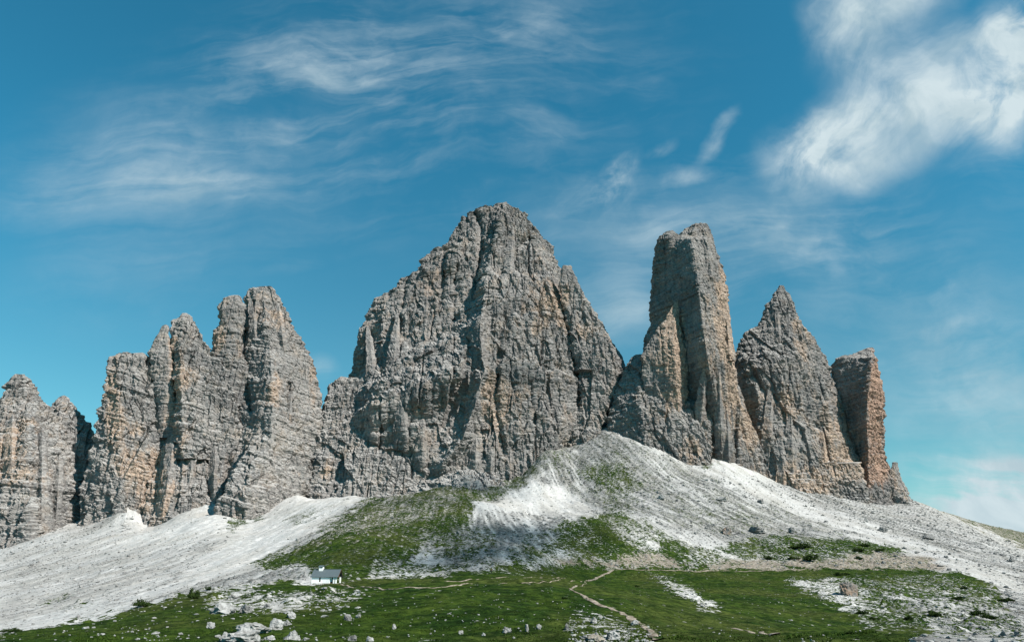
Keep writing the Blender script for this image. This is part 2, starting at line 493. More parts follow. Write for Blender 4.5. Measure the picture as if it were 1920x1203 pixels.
# ------------------------------------------------------------------ the rock walls: outlines and fronts
class Body:
    """closed rock body: an outline (row, left, right) and the depth of its front between them"""

    def __init__(self, rows, Y, corners=None, thick=0.6, back=0.7, lean=0.2, power=2.2, ends=(0.0, 0.0), Yf=None, sculpt=()):
        r = np.array(rows, float)
        self.v, self.L, self.R = r[:, 0], r[:, 1], r[:, 2]
        self.Y, self.lean, self.thick, self.back, self.power = Y, lean, thick, back, power
        self.corners, self.ends, self.Yf = corners or [], ends, Yf
        self.vb = self.v[-1]
        self.sculpt = sculpt

    def axis(self, v):
        if self.Yf is not None:
            return self.Yf(v)
        return self.Y + self.lean * (self.vb - v)

    def front(self, v, s):
        """v (n,1), s (1,m) -> fraction of depth"""
        if not self.corners:
            q = np.abs(2 * s - 1)
            return (1 - q ** self.power) ** (1 / self.power) + 0 * v
        L, R = np.interp(v, self.v, self.L), np.interp(v, self.v, self.R)
        xs, fs = [np.zeros_like(v)], [np.full_like(v, self.ends[0])]
        for c in self.corners:
            c = np.array(c, float)
            xs.append(np.clip((np.interp(v, c[:, 0], c[:, 1]) - L) / np.maximum(R - L, 1), 0.03, 0.97))
            fs.append(np.interp(v, c[:, 0], c[:, 2]))
        xs.append(np.ones_like(v))
        fs.append(np.full_like(v, self.ends[1]))
        out = np.zeros((v.shape[0], s.shape[1]))
        for i in range(len(xs) - 1):
            x0, x1 = xs[i], np.maximum(xs[i + 1], xs[i] + 1e-4)
            t = np.clip((s - x0) / (x1 - x0), 0, 1)
            seg = (s >= x0) if i else (s >= -1)
            out = np.where(seg, fs[i] + (fs[i + 1] - fs[i]) * t, out)
        return out

    def carve(self, u, v):
        """metres by which ridges and terraces stand out of the plain front"""
        out = np.zeros(u.shape)
        for kind, pts, amp, wid in self.sculpt:
            pts = np.array(pts, float)
            if kind == 'ridge':
                d = np.full(u.shape, 1e9)
                for (x1, y1), (x2, y2) in zip(pts[:-1], pts[1:]):
                    dx, dy = x2 - x1, y2 - y1
                    t = np.clip(((u - x1) * dx + (v - y1) * dy) / (dx * dx + dy * dy), 0, 1)
                    d = np.minimum(d, np.hypot(u - x1 - t * dx, (v - y1 - t * dy) * 0.8))
                out += amp * np.clip(1 - d / wid, 0, 1) ** 1.3
            else:
                line = np.interp(u, pts[:, 0], pts[:, 1]) + 2.5 * np.sin(u / 7.0) + 2 * np.sin(u / 3.1 + 1)
                end = sstep(u, pts[0, 0] - 14, pts[0, 0] + 14) * (1 - sstep(u, pts[-1, 0] - 14, pts[-1, 0] + 14))
                dd = v - line
                out += amp * sstep(dd, 0, wid) * (1 - sstep(dd, wid * 2.5, wid * 2.5 + amp * 5)) * end
        return out

    def depth_at(self, u, v):
        v_ = np.array([[float(v)]])
        L, R = np.interp(v, self.v, self.L), np.interp(v, self.v, self.R)
        s = np.array([[np.clip((u - L) / max(R - L, 1), 0, 1)]])
        ax = float(np.asarray(self.axis(np.array(float(v)))))
        w = (R - L) / 2 / F * ax
        return ax - w * self.thick * float(self.front(v_, s)[0, 0]) - float(self.carve(np.array([[float(u)]]), v_)[0, 0])

    def build(self, name, parent, mat=None, step=1.3, rib=1.0, bed=1.0, blk=1.0, dip=0.05, jag=2.5, warm=0.0, amp=1.0, fac=1.0):
        nv = int((self.v[-1] - self.v[0]) / step) + 2
        v = np.linspace(self.v[0], self.v[-1], nv)[:, None]
        L, R = np.interp(v, self.v, self.L), np.interp(v, self.v, self.R)
        wmax = (R - L).max()
        ns = int(wmax / step * 1.15) + 6
        t = np.linspace(0, 1, ns)
        s = (0.72 * t + 0.28 * (0.5 - 0.5 * np.cos(np.pi * t)))[None]
        ax = self.axis(v)
        w = (R - L) / 2 / F * ax
        y = ax - w * self.thick * self.front(v, s)
        u = L + (R - L) * s
        if self.sculpt:
            y = y - self.carve(u, v + 0 * u) * sstep(np.minimum(s, 1 - s), 0.0, 0.06)
        a, e = ray(u, v)
        Pf = np.stack([a * y, y + 0 * a, (e + 0 * a) * y], -1)
        nb = max(10, ns // 5)
        ph = np.linspace(0, np.pi, nb + 2)[1:-1]
        tb = ((1 - np.cos(ph)) / 2)[None, :, None]
        Pb = Pf[:, -1:, :] * (1 - tb) + Pf[:, :1, :] * tb
        Pb[..., 1] += w * self.back * np.sin(ph)[None]
        Pg = np.concatenate([Pf, Pb], 1)
        n = Pg.shape[1]
        tu = np.roll(Pg, -1, 1) - np.roll(Pg, 1, 1)
        tv = np.gradient(Pg, axis=0)
        nm = np.cross(tv, tu)
        nm[..., 2] *= 0.35
        nm /= np.linalg.norm(nm, axis=-1, keepdims=True) + 1e-9
        # outward
        cen = Pg.mean(1, keepdims=True)
        sgn = np.sign(((Pg - cen) * nm)[..., :2].sum())
        nm *= sgn
        k = 2
        for _ in range(k):
            nm = (np.roll(nm, 1, 1) + nm + np.roll(nm, -1, 1)) / 3
        p = dict(rib=rib, bed=bed, blk=blk, dip=dip, fac=fac)
        f32 = Pg.astype(np.float32)
        Dg, Dd = rock_disp(f32[..., 0], f32[..., 1], f32[..., 2], p)
        jb = 4.0 * fbm(f32[..., 0] / 16, f32[..., 1] / 16, f32[..., 2] / 10, 103, 4)
        topw = np.exp(-(v - self.v[0]) / 14.0)
        lim = np.minimum(1.0, (R - L) / 2 / F * ax / 20.0 + 0.08)   # thin tops move less
        edge_w = np.concatenate([sstep(np.minimum(s, 1 - s), 0.0, 0.09)[0], np.zeros(nb)])[None]
        D = (Dg * (0.45 + 0.55 * edge_w) + Dd + jb * (1 - edge_w)) * amp
        Pg = Pg + nm * (D * np.maximum(lim, 0.35 * (1 - edge_w)))[..., None]
        Pg[..., 2] += topw * jag * 1.6 * fbm(f32[..., 0] / 9, f32[..., 1] / 9, 0 * f32[..., 0], 91, 3)
        top = Pg[0].mean(0)
        top[2] += 0.8
        V = np.concatenate([Pg.reshape(-1, 3), top[None]])
        idn = np.arange(nv * n).reshape(nv, n)
        nx = np.roll(idn, -1, 1)
        q = np.stack([idn[:-1], idn[1:], nx[1:], nx[:-1]], -1).reshape(-1, 4)
        if sgn < 0:
            q = q[:, ::-1]
        capf = np.stack([np.full(n, nv * n), idn[0], nx[0], nx[0]], -1)
        # cap as degenerate-free triangles in a second pass: use tiny quads through a duplicate centre
        V = np.concatenate([V, (top + [0.05, 0, 0])[None]])
        capf[:, 3] = nv * n
        tri = np.stack([idn[0], nx[0], np.full(n, nv * n)], -1)
        pu, pv = proj(V[:, 0], V[:, 1], V[:, 2])
        wm = np.full(len(V), warm, np.float32)
        for (cu, cv, qu, qv, st_) in ORANGE:
            wm += 1.1 * st_ * np.exp(-(((pu - cu) / qu) ** 2 + ((pv - cv) / qv) ** 2))
        faces = np.concatenate([np.stack([q[:, 0], q[:, 1], q[:, 2]], -1), np.stack([q[:, 0], q[:, 2], q[:, 3]], -1), tri])
        return link_mesh(name, V[:-1], faces, mat or ROCK, parent, attrs={'warm': wm[:-1]})


A1 = Body([(703, 31, 43), (709, 20, 52), (724, 12, 69), (745, 6, 73), (760, -15, 90), (800, -60, 122), (860, -100, 138), (940, -120, 150), (1050, -140, 150)], 925,
          [[(703, 26, .7), (760, 0, .8), (1040, -30, .8)], [(703, 44, .8), (760, 50, 1.0), (1040, 60, 1.0)]], 0.8, lean=.16)
A2 = Body([(744, 112, 121), (750, 106, 130), (760, 95, 138), (778, 85, 153), (795, 80, 170), (830, 75, 182), (900, 70, 178), (950, 70, 168), (1010, 60, 164)], 950,
          [[(744, 118, .8), (800, 110, 1.0), (1000, 90, 1.0)]], 0.7, lean=.2)
B1 = Body([(663, 222, 268), (671, 207, 278), (680, 204, 282), (717, 198, 293), (755, 191, 300), (800, 178, 303), (835, 173, 306), (875, 161, 308), (922, 151, 304), (975, 150, 300), (1030, 147, 298)], 925,
          [[(663, 225, .9), (755, 222, 1.0), (850, 228, 1.0), (1000, 225, 1.0)], [(663, 262, .7), (1000, 280, .6)]], 0.75, lean=.12, ends=(.5, 0))
B2a = Body([(610, 306, 315), (640, 287, 320), (662, 279, 322), (700, 282, 326), (760, 292, 330), (820, 296, 330)], 948, None, .7, lean=.12)
B2 = Body([(588, 342, 351), (594, 336, 360), (603, 322, 366), (617, 320, 373), (640, 321, 381), (660, 322, 398), (690, 323, 420), (740, 324, 440), (800, 318, 450), (860, 300, 450)], 945,
          [[(588, 345, .9), (660, 338, 1.0), (760, 342, 1.0), (860, 345, 1)]], .75, lean=.14, ends=(.1, 0))
B3a = Body([(554, 433, 447), (559, 420, 455), (580, 412, 460), (610, 413, 458), (620, 404, 456), (640, 400, 455), (660, 396, 455), (700, 392, 470), (760, 390, 470)], 985, None, .7, lean=.1)
B3 = Body([(538, 478, 491), (543, 468, 510), (555, 461, 520), (570, 456, 526), (587, 450, 540), (617, 441, 552), (647, 430, 571), (680, 417, 586), (715, 410, 593), (745, 405, 600), (767, 400, 602), (810, 395, 602), (860, 380, 592), (900, 385, 584), (1000, 380, 575)], 960,
          [[(538, 476, .7), (627, 470, .62), (715, 450, .5), (1000, 430, .5)], [(538, 492, 1), (627, 502, 1), (685, 508, 1), (765, 511, 1), (1000, 505, 1)]], .95, lean=.2,
          sculpt=[('ridge', [(455, 600), (452, 660), (460, 720), (470, 770)], -12, 8), ('ledge', [(452, 712), (512, 702)], 8, 5), ('ledge', [(500, 620), (560, 600)], 6, 5), ('ridge', [(541, 720), (545, 770)], -10, 6), ('ridge', [(480, 560), (470, 620)], 8, 10)])
B4 = Body([(741, 335, 385), (748, 318, 410), (765, 304, 445), (800, 299, 480), (860, 299, 520), (920, 272, 525), (945, 262, 516), (985, 255, 500), (1040, 250, 480)], 930, [[(741, 350, .8), (860, 340, 1.0), (1000, 320, 1.2)], [(741, 380, .8), (860, 440, .8), (1000, 400, .8)]], .65, lean=.25, ends=(.8, 0),
          sculpt=[('ledge', [(318, 765), (400, 762), (480, 800)], 12, 8), ('ridge', [(300, 790), (302, 835)], -10, 6), ('ridge', [(400, 800), (395, 930)], -10, 8), ('ridge', [(345, 790), (340, 940)], 8, 12), ('ledge', [(300, 870), (420, 860)], 6, 5)])
B5 = Body([(795, 500, 535), (805, 485, 552), (830, 470, 572), (880, 440, 578), (920, 420, 574), (940, 412, 566), (960, 409, 560), (1010, 403, 540), (1050, 400, 530)], 915,
          [[(795, 512, 1.5), (880, 470, 1.9), (1050, 450, 1.9)]], .9, .9, lean=.25, ends=(1.7, 0))
C = Body([(380, 932, 949), (388, 918, 958), (396, 891, 976), (408, 868, 989), (427, 856, 1003), (445, 845, 1021), (460, 836, 1031), (469, 810, 1035), (490, 791, 1043), (507, 784, 1052), (520, 754, 1062), (540, 740, 1076), (560, 704, 1092), (592, 688, 1116), (617, 673, 1133), (652, 667, 1151), (690, 662, 1163), (712, 655, 1160), (760, 640, 1150), (800, 620, 1130), (850, 600, 1090), (920, 580, 1050), (1010, 560, 1010)], 1010,
         [[(380, 934, .6), (470, 850, .35), (560, 760, .3), (700, 720, .42), (850, 700, .6), (1010, 690, .6)],
          [(380, 938, .8), (470, 905, .55), (560, 880, .5), (700, 840, .75), (850, 830, .9), (1010, 820, .95)],
          [(380, 944, 1), (520, 925, .95), (620, 930, 1.), (760, 930, 1.), (1010, 930, 1.)],
          [(380, 948, .8), (500, 1020, .62), (640, 1060, .70), (800, 1050, .8), (1010, 1000, .8)]], .62, lean=.26,
         sculpt=[('ledge', [(655, 712), (700, 676), (760, 658), (800, 640), (870, 602), (908, 566)], 30, 24), ('ledge', [(640, 735), (700, 712), (760, 690), (830, 664), (880, 640)], 16, 14),
                 ('ledge', [(610, 795), (700, 748), (800, 702), (870, 668)], 14, 10), ('ledge', [(845, 448), (905, 440)], 16, 12), ('ledge', [(795, 480), (870, 462)], 9, 8),
                 ('ledge', [(905, 520), (960, 506), (1000, 518), (1045, 500)], 16, 12), ('ledge', [(950, 590), (1055, 584)], 8, 6), ('ledge', [(690, 590), (760, 575), (850, 560)], 7, 5),
                 ('ledge', [(930, 660), (1040, 690), (1130, 720)], 7, 6), ('ledge', [(600, 850), (700, 810), (800, 790)], 10, 8),
                 ('ridge', [(910, 522), (905, 560), (900, 620), (910, 690), (890, 760), (868, 820), (830, 870)], 24, 24), ('ridge', [(945, 385), (930, 450), (915, 510)], 12, 16),
                 ('ridge', [(892, 400), (903, 430), (897, 520), (888, 560)], -20, 9), ('ridge', [(1000, 430), (968, 470), (958, 505)], -16, 8), ('ridge', [(1058, 500), (1055, 560), (1075, 640), (1090, 700)], -13, 7),
                 ('ridge', [(995, 720), (1003, 800)], -14, 7), ('ridge', [(858, 500), (850, 600)], -12, 7), ('ridge', [(835, 480), (828, 570)], -12, 7), ('ridge', [(765, 520), (745, 630)], -10, 6),
                 ('ridge', [(870, 540), (868, 600)], 6, 12), ('ridge', [(800, 510), (790, 600)], 5, 12), ('ridge', [(960, 620), (975, 720), (970, 820)], 6, 16), ('ridge', [(1030, 640), (1035, 760)], 5, 14),
                 ('ridge', [(935, 660), (930, 760), (945, 850)], -13, 8), ('ridge', [(880, 640), (868, 720), (830, 800)], -14, 9), ('ridge', [(720, 720), (700, 830)], 4, 14), ('ridge', [(790, 720), (770, 850)], 4, 14),
                 ('ridge', [(752, 720), (735, 850)], -8, 8), ('ridge', [(660, 740), (640, 860)], 4, 12)])
C2 = Body([(709, 636, 668), (725, 618, 690), (765, 607, 730), (800, 598, 770), (850, 585, 810), (900, 573, 830), (980, 560, 830)], 960, None, .62, lean=.34)
C3 = Body([(516, 905, 940), (530, 895, 965), (560, 885, 990), (620, 866, 1025), (680, 856, 1055), (740, 846, 1085), (800, 836, 1090), (850, 826, 1062), (920, 800, 1030), (1000, 790, 1010)], 935,
          [[(516, 912, .9), (620, 890, 1.), (740, 885, 1.), (920, 860, 1.0)], [(516, 935, .9), (740, 990, .72), (920, 980, .8)]], .55, 1.2, lean=.36, ends=(-.1, 0))
C4 = Body([(499, 1058, 1070), (506, 1052, 1072), (527, 1051, 1081), (560, 1054, 1098), (620, 1064, 1136), (660, 1072, 1155), (690, 1080, 1164), (740, 1085, 1152), (800, 1080, 1128), (880, 1050, 1110)], 985, None, .6, lean=.2)
C5 = Body([(856, 850, 874), (874, 812, 905), (898, 756, 938), (920, 712, 952), (944, 690, 962), (1000, 680, 965)], 912,
          [[(856, 862, 1), (920, 880, 1), (1000, 890, 1)]], 1.6, lean=.7, ends=(0, .8))
C6 = Body([(655, 1150, 1158), (670, 1148, 1166), (690, 1145, 1174), (740, 1140, 1172), (820, 1120, 1165)], 1075, None, .5, lean=.15)
D1 = Body([(419, 1301, 1321), (427, 1289, 1329), (441, 1274, 1333), (448, 1238, 1337), (465, 1231, 1342), (495, 1227, 1350), (517, 1225, 1359), (562, 1221, 1366), (607, 1218, 1368), (640, 1209, 1371), (670, 1203, 1375), (700, 1205, 1381), (760, 1212, 1393), (825, 1220, 1415), (880, 1230, 1440), (960, 1230, 1450)], 1025,
          [[(419, 1304, .9), (448, 1296, 1), (500, 1306, 1), (560, 1312, 1), (640, 1322, 1), (720, 1335, .78), (800, 1345, .55), (960, 1370, .45)],
          [(419, 1318, .75), (448, 1330, .7), (562, 1358, .66), (640, 1364, .66), (720, 1378, .5), (800, 1398, .4), (960, 1430, .35)]], 1.75, .8, lean=.06, ends=(0, .3),
          sculpt=[('ridge', [(1322, 440), (1335, 520)], 8, 9), ('ridge', [(1380, 750), (1378, 860)], -9, 8), ('ridge', [(1340, 700), (1352, 850)], 6, 10)])
D2 = Body([(434, 1248, 1262), (440, 1240, 1270), (450, 1233, 1280), (480, 1229, 1288), (520, 1226, 1290), (580, 1222, 1290), (660, 1214, 1270)], 1066, [[(434, 1258, 1), (660, 1260, 1)]], .7, lean=-.16)
D3 = Body([(566, 1267, 1271), (580, 1258, 1273), (600, 1246, 1275), (615, 1234, 1277), (640, 1216, 1281), (670, 1203, 1288), (700, 1205, 1292), (745, 1213, 1288), (800, 1222, 1286), (880, 1230, 1284)], 0,
          [[(566, 1269, .9), (640, 1262, 1), (745, 1272, 1)]], .75, 1.2, ends=(.25, .35), Yf=lambda v: np.interp(v, [566, 640, 690, 760, 880], [984, 979, 978, 978, 974]))
D4 = Body([(664, 1192, 1202), (672, 1184, 1209), (685, 1176, 1224), (700, 1168, 1241), (720, 1160, 1262), (745, 1150, 1286), (780, 1141, 1302), (800, 1140, 1312), (840, 1160, 1335), (930, 1150, 1345)], 966,
          [[(664, 1195, .8), (745, 1200, 1), (930, 1220, 1)], [(664, 1199, .9), (745, 1262, .95), (930, 1310, .9)]], .75, lean=.21, ends=(0, .85))
D5 = Body([(742, 1292, 1312), (760, 1284, 1326), (800, 1274, 1338), (860, 1270, 1330), (920, 1266, 1330)], 945, None, .6, 1.2, lean=.22)
D6 = Body([(690, 1366, 1379), (720, 1368, 1386), (760, 1372, 1396), (800, 1380, 1412), (850, 1384, 1434), (940, 1384, 1445)], 985, [[(690, 1374, 1), (850, 1400, 1), (940, 1405, 1)]], 1.0, 1.2, lean=.16, ends=(-.2, .2))
E1 = Body([(537, 1461, 1470), (548, 1453, 1477), (565, 1443, 1485), (597, 1429, 1498), (614, 1413, 1508), (625, 1398, 1515), (645, 1386, 1531), (665, 1380, 1542), (700, 1377, 1555), (722, 1378, 1570), (740, 1382, 1580), (772, 1385, 1588), (820, 1390, 1600), (866, 1400, 1611), (916, 1415, 1622), (990, 1420, 1630)], 1040,
          [[(537, 1464, .9), (620, 1440, .7), (720, 1420, .75), (990, 1440, .8)], [(537, 1468, 1), (620, 1485, 1), (760, 1500, 1), (990, 1510, 1)], [(537, 1469, .7), (720, 1545, .6), (990, 1590, .6)]], .7, lean=.2,
          sculpt=[('ledge', [(1385, 668), (1440, 655), (1490, 660)], 22, 12), ('ledge', [(1428, 598), (1498, 600)], 4, 3), ('ridge', [(1415, 700), (1432, 740), (1450, 800)], -14, 8), ('ridge', [(1480, 690), (1475, 800)], -10, 8), ('ridge', [(1500, 690), (1508, 860)], 8, 12), ('ridge', [(1545, 720), (1560, 860)], 8, 12), ('ledge', [(1420, 860), (1600, 862)], 7, 4)])
E2 = Body([(660, 1450, 1470), (672, 1434, 1490), (700, 1420, 1505), (740, 1412, 1522), (800, 1418, 1532), (860, 1428, 1542), (960, 1430, 1545)], 985, None, .55, 1.2, lean=.32)
E3 = Body([(868, 1440, 1610), (880, 1432, 1618), (930, 1425, 1628), (990, 1420, 1635)], 995, None, .22, 1, lean=.2, power=3)
F1 = Body([(652, 1627, 1637), (659, 1610, 1640), (666, 1596, 1642), (672, 1566, 1643), (690, 1560, 1648), (710, 1560, 1652), (736, 1562, 1659), (773, 1566, 1662), (796, 1570, 1658), (840, 1585, 1661), (870, 1595, 1667), (900, 1598, 1676), (1000, 1600, 1690)], 1085,
          [[(652, 1633, .9), (680, 1635, 1), (740, 1627, 1), (790, 1625, 1), (840, 1628, 1), (1000, 1632, 1)]], 1.9, .8, lean=.05, ends=(0, .62))
F2 = Body([(868, 1614, 1664), (880, 1610, 1676), (900, 1608, 1684), (940, 1604, 1704), (990, 1600, 1712)], 1052, None, .5, 1.2, lean=.3)
G1 = Body([(866, 1673, 1683), (874, 1671, 1685), (888, 1670, 1688), (896, 1674, 1691), (912, 1678, 1700), (935, 1670, 1708), (980, 1660, 1722)], 1068, None, .8, 1, lean=.2)

# where each wall meets its scree: (body, row points along its foot)
FEET = [(A1, [(-100, 1040), (0, 1024), (53, 1012), (88, 996)]), (A2, [(138, 972)]), (B1, [(172, 980), (216, 962), (257, 941)]),
        (B4, [(264, 984), (330, 962), (380, 945), (408, 933)]), (B5, [(416, 997), (480, 968), (520, 945), (556, 922)]),
        (C2, [(580, 935), (610, 932), (650, 932), (680, 930)]), (C5, [(700, 950), (745, 938), (785, 924), (825, 914), (870, 908), (930, 912)]),
        (C3, [(980, 892), (1003, 858)]), (C, [(1015, 838), (1050, 841), (1072, 833), (1100, 805), (1122, 796)]),
        (D4, [(1145, 803), (1200, 832), (1250, 850)]), (D5, [(1280, 864), (1318, 866)]), (D1, [(1345, 856), (1375, 866)]), (D6, [(1410, 880)]),
        (E3, [(1450, 897), (1500, 912), (1560, 928), (1605, 938)]), (F2, [(1650, 944), (1700, 943)])]

# ------------------------------------------------------------------ terrain
CTRL = [
    # near meadow
    (-300, 1203, 82), (0, 1203, 78), (300, 1203, 74), (600, 1203, 72), (900, 1203, 70), (1200, 1203, 62), (1450, 1203, 56), (1600, 1203, 54),
    (1450, 1196, 64), (1550, 1190, 64), (1700, 1197, 60), (1600, 1183, 190), (1720, 1190, 185), (1800, 1196, 170), (1900, 1197, 165),
    (1000, 1160, 95), (1000, 1120, 135), (900, 1097, 170), (760, 1096, 175), (1050, 1100, 175), (650, 1112, 150), (600, 1150, 110),
    (900, 1098, 215), (760, 1094, 225), (900, 1084, 255), (900, 1072, 305), (1000, 1085, 260),
    (300, 1160, 115), (300, 1138, 150), (150, 1172, 130), (0, 1192, 100), (450, 1130, 150),
    (0, 1186, 125), (100, 1168, 150), (250, 1137, 185), (345, 1114, 210), (450, 1099, 235), (575, 1094, 252), (640, 1093, 256),
    (0, 1185, 235), (100, 1165, 260), (250, 1134, 285), (345, 1110, 300), (450, 1092, 310), (560, 1080, 300),
    # left scree
    (-400, 1200, 200), (-400, 1110, 520), (-400, 1065, 850), (0, 1150, 340), (0, 1100, 540), (0, 1060, 720), 
    (200, 1100, 400), (200, 1050, 620),  (300, 1080, 430), (300, 990, 830),  (420, 1050, 480), (420, 1000, 680),
    (420, 965, 840), (560, 1030, 450), (560, 985, 640),  (500, 1060, 390), (460, 990, 750), (640, 945, 780),
    # green knoll
    (600, 1064, 300), (700, 1072, 300), (600, 1010, 440), (700, 1000, 440), (800, 1000, 470), (700, 962, 640), (800, 932, 690),
    (900, 950, 640), (880, 990, 560), (840, 1062, 340), (760, 1077, 305), (780, 1040, 390),
    # hollow and moraine
    (950, 1000, 540), (1000, 962, 740), (920, 942, 740), (1000, 1030, 420), (950, 1055, 350), (1060, 930, 840), (1000, 900, 860),
    (1080, 972, 620), (1150, 968, 640), (1080, 1010, 555), (1150, 1030, 520), (1250, 1010, 580), (1200, 1064, 490), (1300, 1067, 500),
    (1050, 1065, 430), (1000, 1076, 340), (1100, 1089, 330), (1152, 1065, 480), (1100, 1101, 230), (1100, 1116, 150), (1080, 962, 720), (1150, 955, 740),
    # right scree and base of the walls
    (1715, 940, 1065),
    (1150, 880, 880), (1250, 920, 800), (1400, 960, 760), (1500, 950, 860), (1600, 980, 800), (1700, 990, 830), (1400, 1010, 640), (1550, 1010, 650),
    (1700, 1040, 600), (1800, 1010, 800), (1920, 1045, 730), (1920, 1100, 480), (1920, 1160, 300), (1920, 1203, 180),
    (1400, 1069, 510), (1500, 1066, 520), (1700, 1066, 520), (1780, 1063, 525), (1400, 1050, 560), (1600, 1045, 570),
    (1400, 1110, 330), (1400, 1150, 220), (1300, 1130, 230), (1300, 1180, 120), (1380, 1195, 85), (1500, 1100, 380), (1500, 1160, 230), (1650, 1100, 400),
    (1650, 1150, 270), (1800, 1120, 370), (1800, 1170, 240), (1200, 1110, 220), (1200, 1180, 85), (1250, 1195, 72), (1200, 1140, 140),
    # right skyline and the ridge behind it
    (1760, 962, 1040), (1850, 1003, 930), (1920, 1037, 860), (2050, 1085, 760), (1850, 1010, 1080), (1920, 1040, 1050),
    (1740, 950, 1250), (1800, 971, 1330), (1860, 987, 1430), (1920, 1000, 1500), (2050, 1015, 1600), (2300, 1050, 1600),
    (2300, 1110, 480), (2300, 1203, 250), (2300, 1090, 800),
    # behind the walls
    (-300, 1010, 1300), (0, 985, 1300), (200, 940, 1300), (450, 890, 1300), (600, 860, 1300), (900, 800, 1300), (1130, 790, 1300), (1400, 840, 1300), (1600, 910, 1300),
]
for b_, pts_ in FEET:
    for u, v in pts_:
        CTRL.append((u, v, b_.depth_at(u, v) + 3))
cp_ = []
for (u, v, Y) in CTRL:
    a, e = ray(u, v)
    cp_.append((a, math.log(Y), e))
for Y, z in ((4, -1.75), (12, -2.1), (30, -3.2)):
    for a in (-1.6, -0.8, 0, 0.8, 1.6):
        cp_.append((a, math.log(Y), z / Y))
for a in (-1.6, -0.8, 0, 0.8, 1.6):
    cp_.append((a, math.log(2600), 0.02))
    cp_.append((a, math.log(7000), -0.05))
for Y, z in ((80, -6), (250, -10), (600, 10), (1000, 60)):
    cp_.append((-1.7, math.log(Y), z / Y))
    cp_.append((1.7, math.log(Y), z / Y))
cp_ = np.array(cp_)
KA = 2.2                                       # weight of the sideways coordinate against log distance


def kern(r2):
    return np.sqrt(r2 + 0.05 ** 2)


px_, py_ = cp_[:, 0] * KA, cp_[:, 1]
A_ = kern((px_[:, None] - px_[None]) ** 2 + (py_[:, None] - py_[None]) ** 2)
N_ = len(cp_)
M_ = np.zeros((N_ + 3, N_ + 3))
M_[:N_, :N_] = A_ - np.eye(N_) * 0.003
M_[:N_, N_:] = np.stack([np.ones(N_), px_, py_], 1)
M_[N_:, :N_] = M_[:N_, N_:].T
sol = np.linalg.solve(M_, np.concatenate([cp_[:, 2], np.zeros(3)]))


def rbf(a, l):
    X = a.ravel() * KA
    L = l.ravel()
    out = sol[N_] + sol[N_ + 1] * X + sol[N_ + 2] * L
    for i in range(N_):
        out = out + sol[i] * kern((X - px_[i]) ** 2 + (L - py_[i]) ** 2)
    return out.reshape(a.shape)


A_ax = np.concatenate([np.linspace(-2.2, -0.80, 36)[:-1], np.linspace(-0.80, 0.80, 1500), np.linspace(0.80, 2.2, 36)[1:]])
L_ax = np.concatenate([np.linspace(math.log(3.0), math.log(45), 60)[:-1], np.linspace(math.log(45), math.log(1250), 860),
                       np.linspace(math.log(1250), math.log(1700), 60)[1:], np.linspace(math.log(1700), math.log(7000), 30)[1:]])
ca = np.linspace(-2.2, 2.2, 331)
cl = np.linspace(math.log(3.0), math.log(7000), 300)
CG = rbf(*np.meshgrid(ca, cl))


def bilin(G, ax_r, ax_c, r, c):
    ir = np.interp(r, ax_r, np.arange(len(ax_r)))
    ic = np.interp(c, ax_c, np.arange(len(ax_c)))
    r0 = np.clip(np.floor(ir).astype(int), 0, len(ax_r) - 2)
    c0 = np.clip(np.floor(ic).astype(int), 0, len(ax_c) - 2)
    fr, fc = ir - r0, ic - c0
    return (G[r0, c0] * (1 - fr) * (1 - fc) + G[r0 + 1, c0] * fr * (1 - fc) + G[r0, c0 + 1] * (1 - fr) * fc + G[r0 + 1, c0 + 1] * fr * fc)


AA, LL = np.meshgrid(A_ax, L_ax)
YY = np.exp(LL)
XX = AA * YY
ZZ = bilin(CG, cl, ca, LL, AA) * YY
TU, TV = proj(XX, YY, ZZ)

# ---- ground cover, laid out from a plan seen from the viewpoint: polygons -> raster -> per-vertex weights
RX, RY, R0 = 2.0, 2.0, 740.0
rw, rh = 1100, 300
gu, gv_ = np.meshgrid(np.arange(rw) * RX - 140, np.arange(rh) * RY + R0)


def poly_mask(pts, soft):
    pts = np.array(pts, float)
    inside = np.zeros(gu.shape, bool)
    dist = np.full(gu.shape, 1e9)
    n = len(pts)
    for i in range(n):
        x1, y1 = pts[i]
        x2, y2 = pts[(i + 1) % n]
        cond = ((y1 > gv_) != (y2 > gv_)) & (gu < (x2 - x1) * (gv_ - y1) / ((y2 - y1) if y2 != y1 else 1e-9) + x1)
        inside ^= cond
        dx, dy = x2 - x1, y2 - y1
        t = np.clip(((gu - x1) * dx + (gv_ - y1) * dy) / (dx * dx + dy * dy + 1e-9), 0, 1)
        dist = np.minimum(dist, np.hypot(gu - x1 - t * dx, gv_ - y1 - t * dy))
    sd = np.where(inside, dist, -dist)
    return sstep(sd, -soft, soft)


GM = np.full(gu.shape, 0.0)
EM = np.zeros(gu.shape)
DM = np.zeros(gu.shape)
OM = np.full(gu.shape, 0.3)


def paint(G, pts, val, soft=6):
    m = poly_mask(pts, soft)
    G[:] = G * (1 - m) + val * m


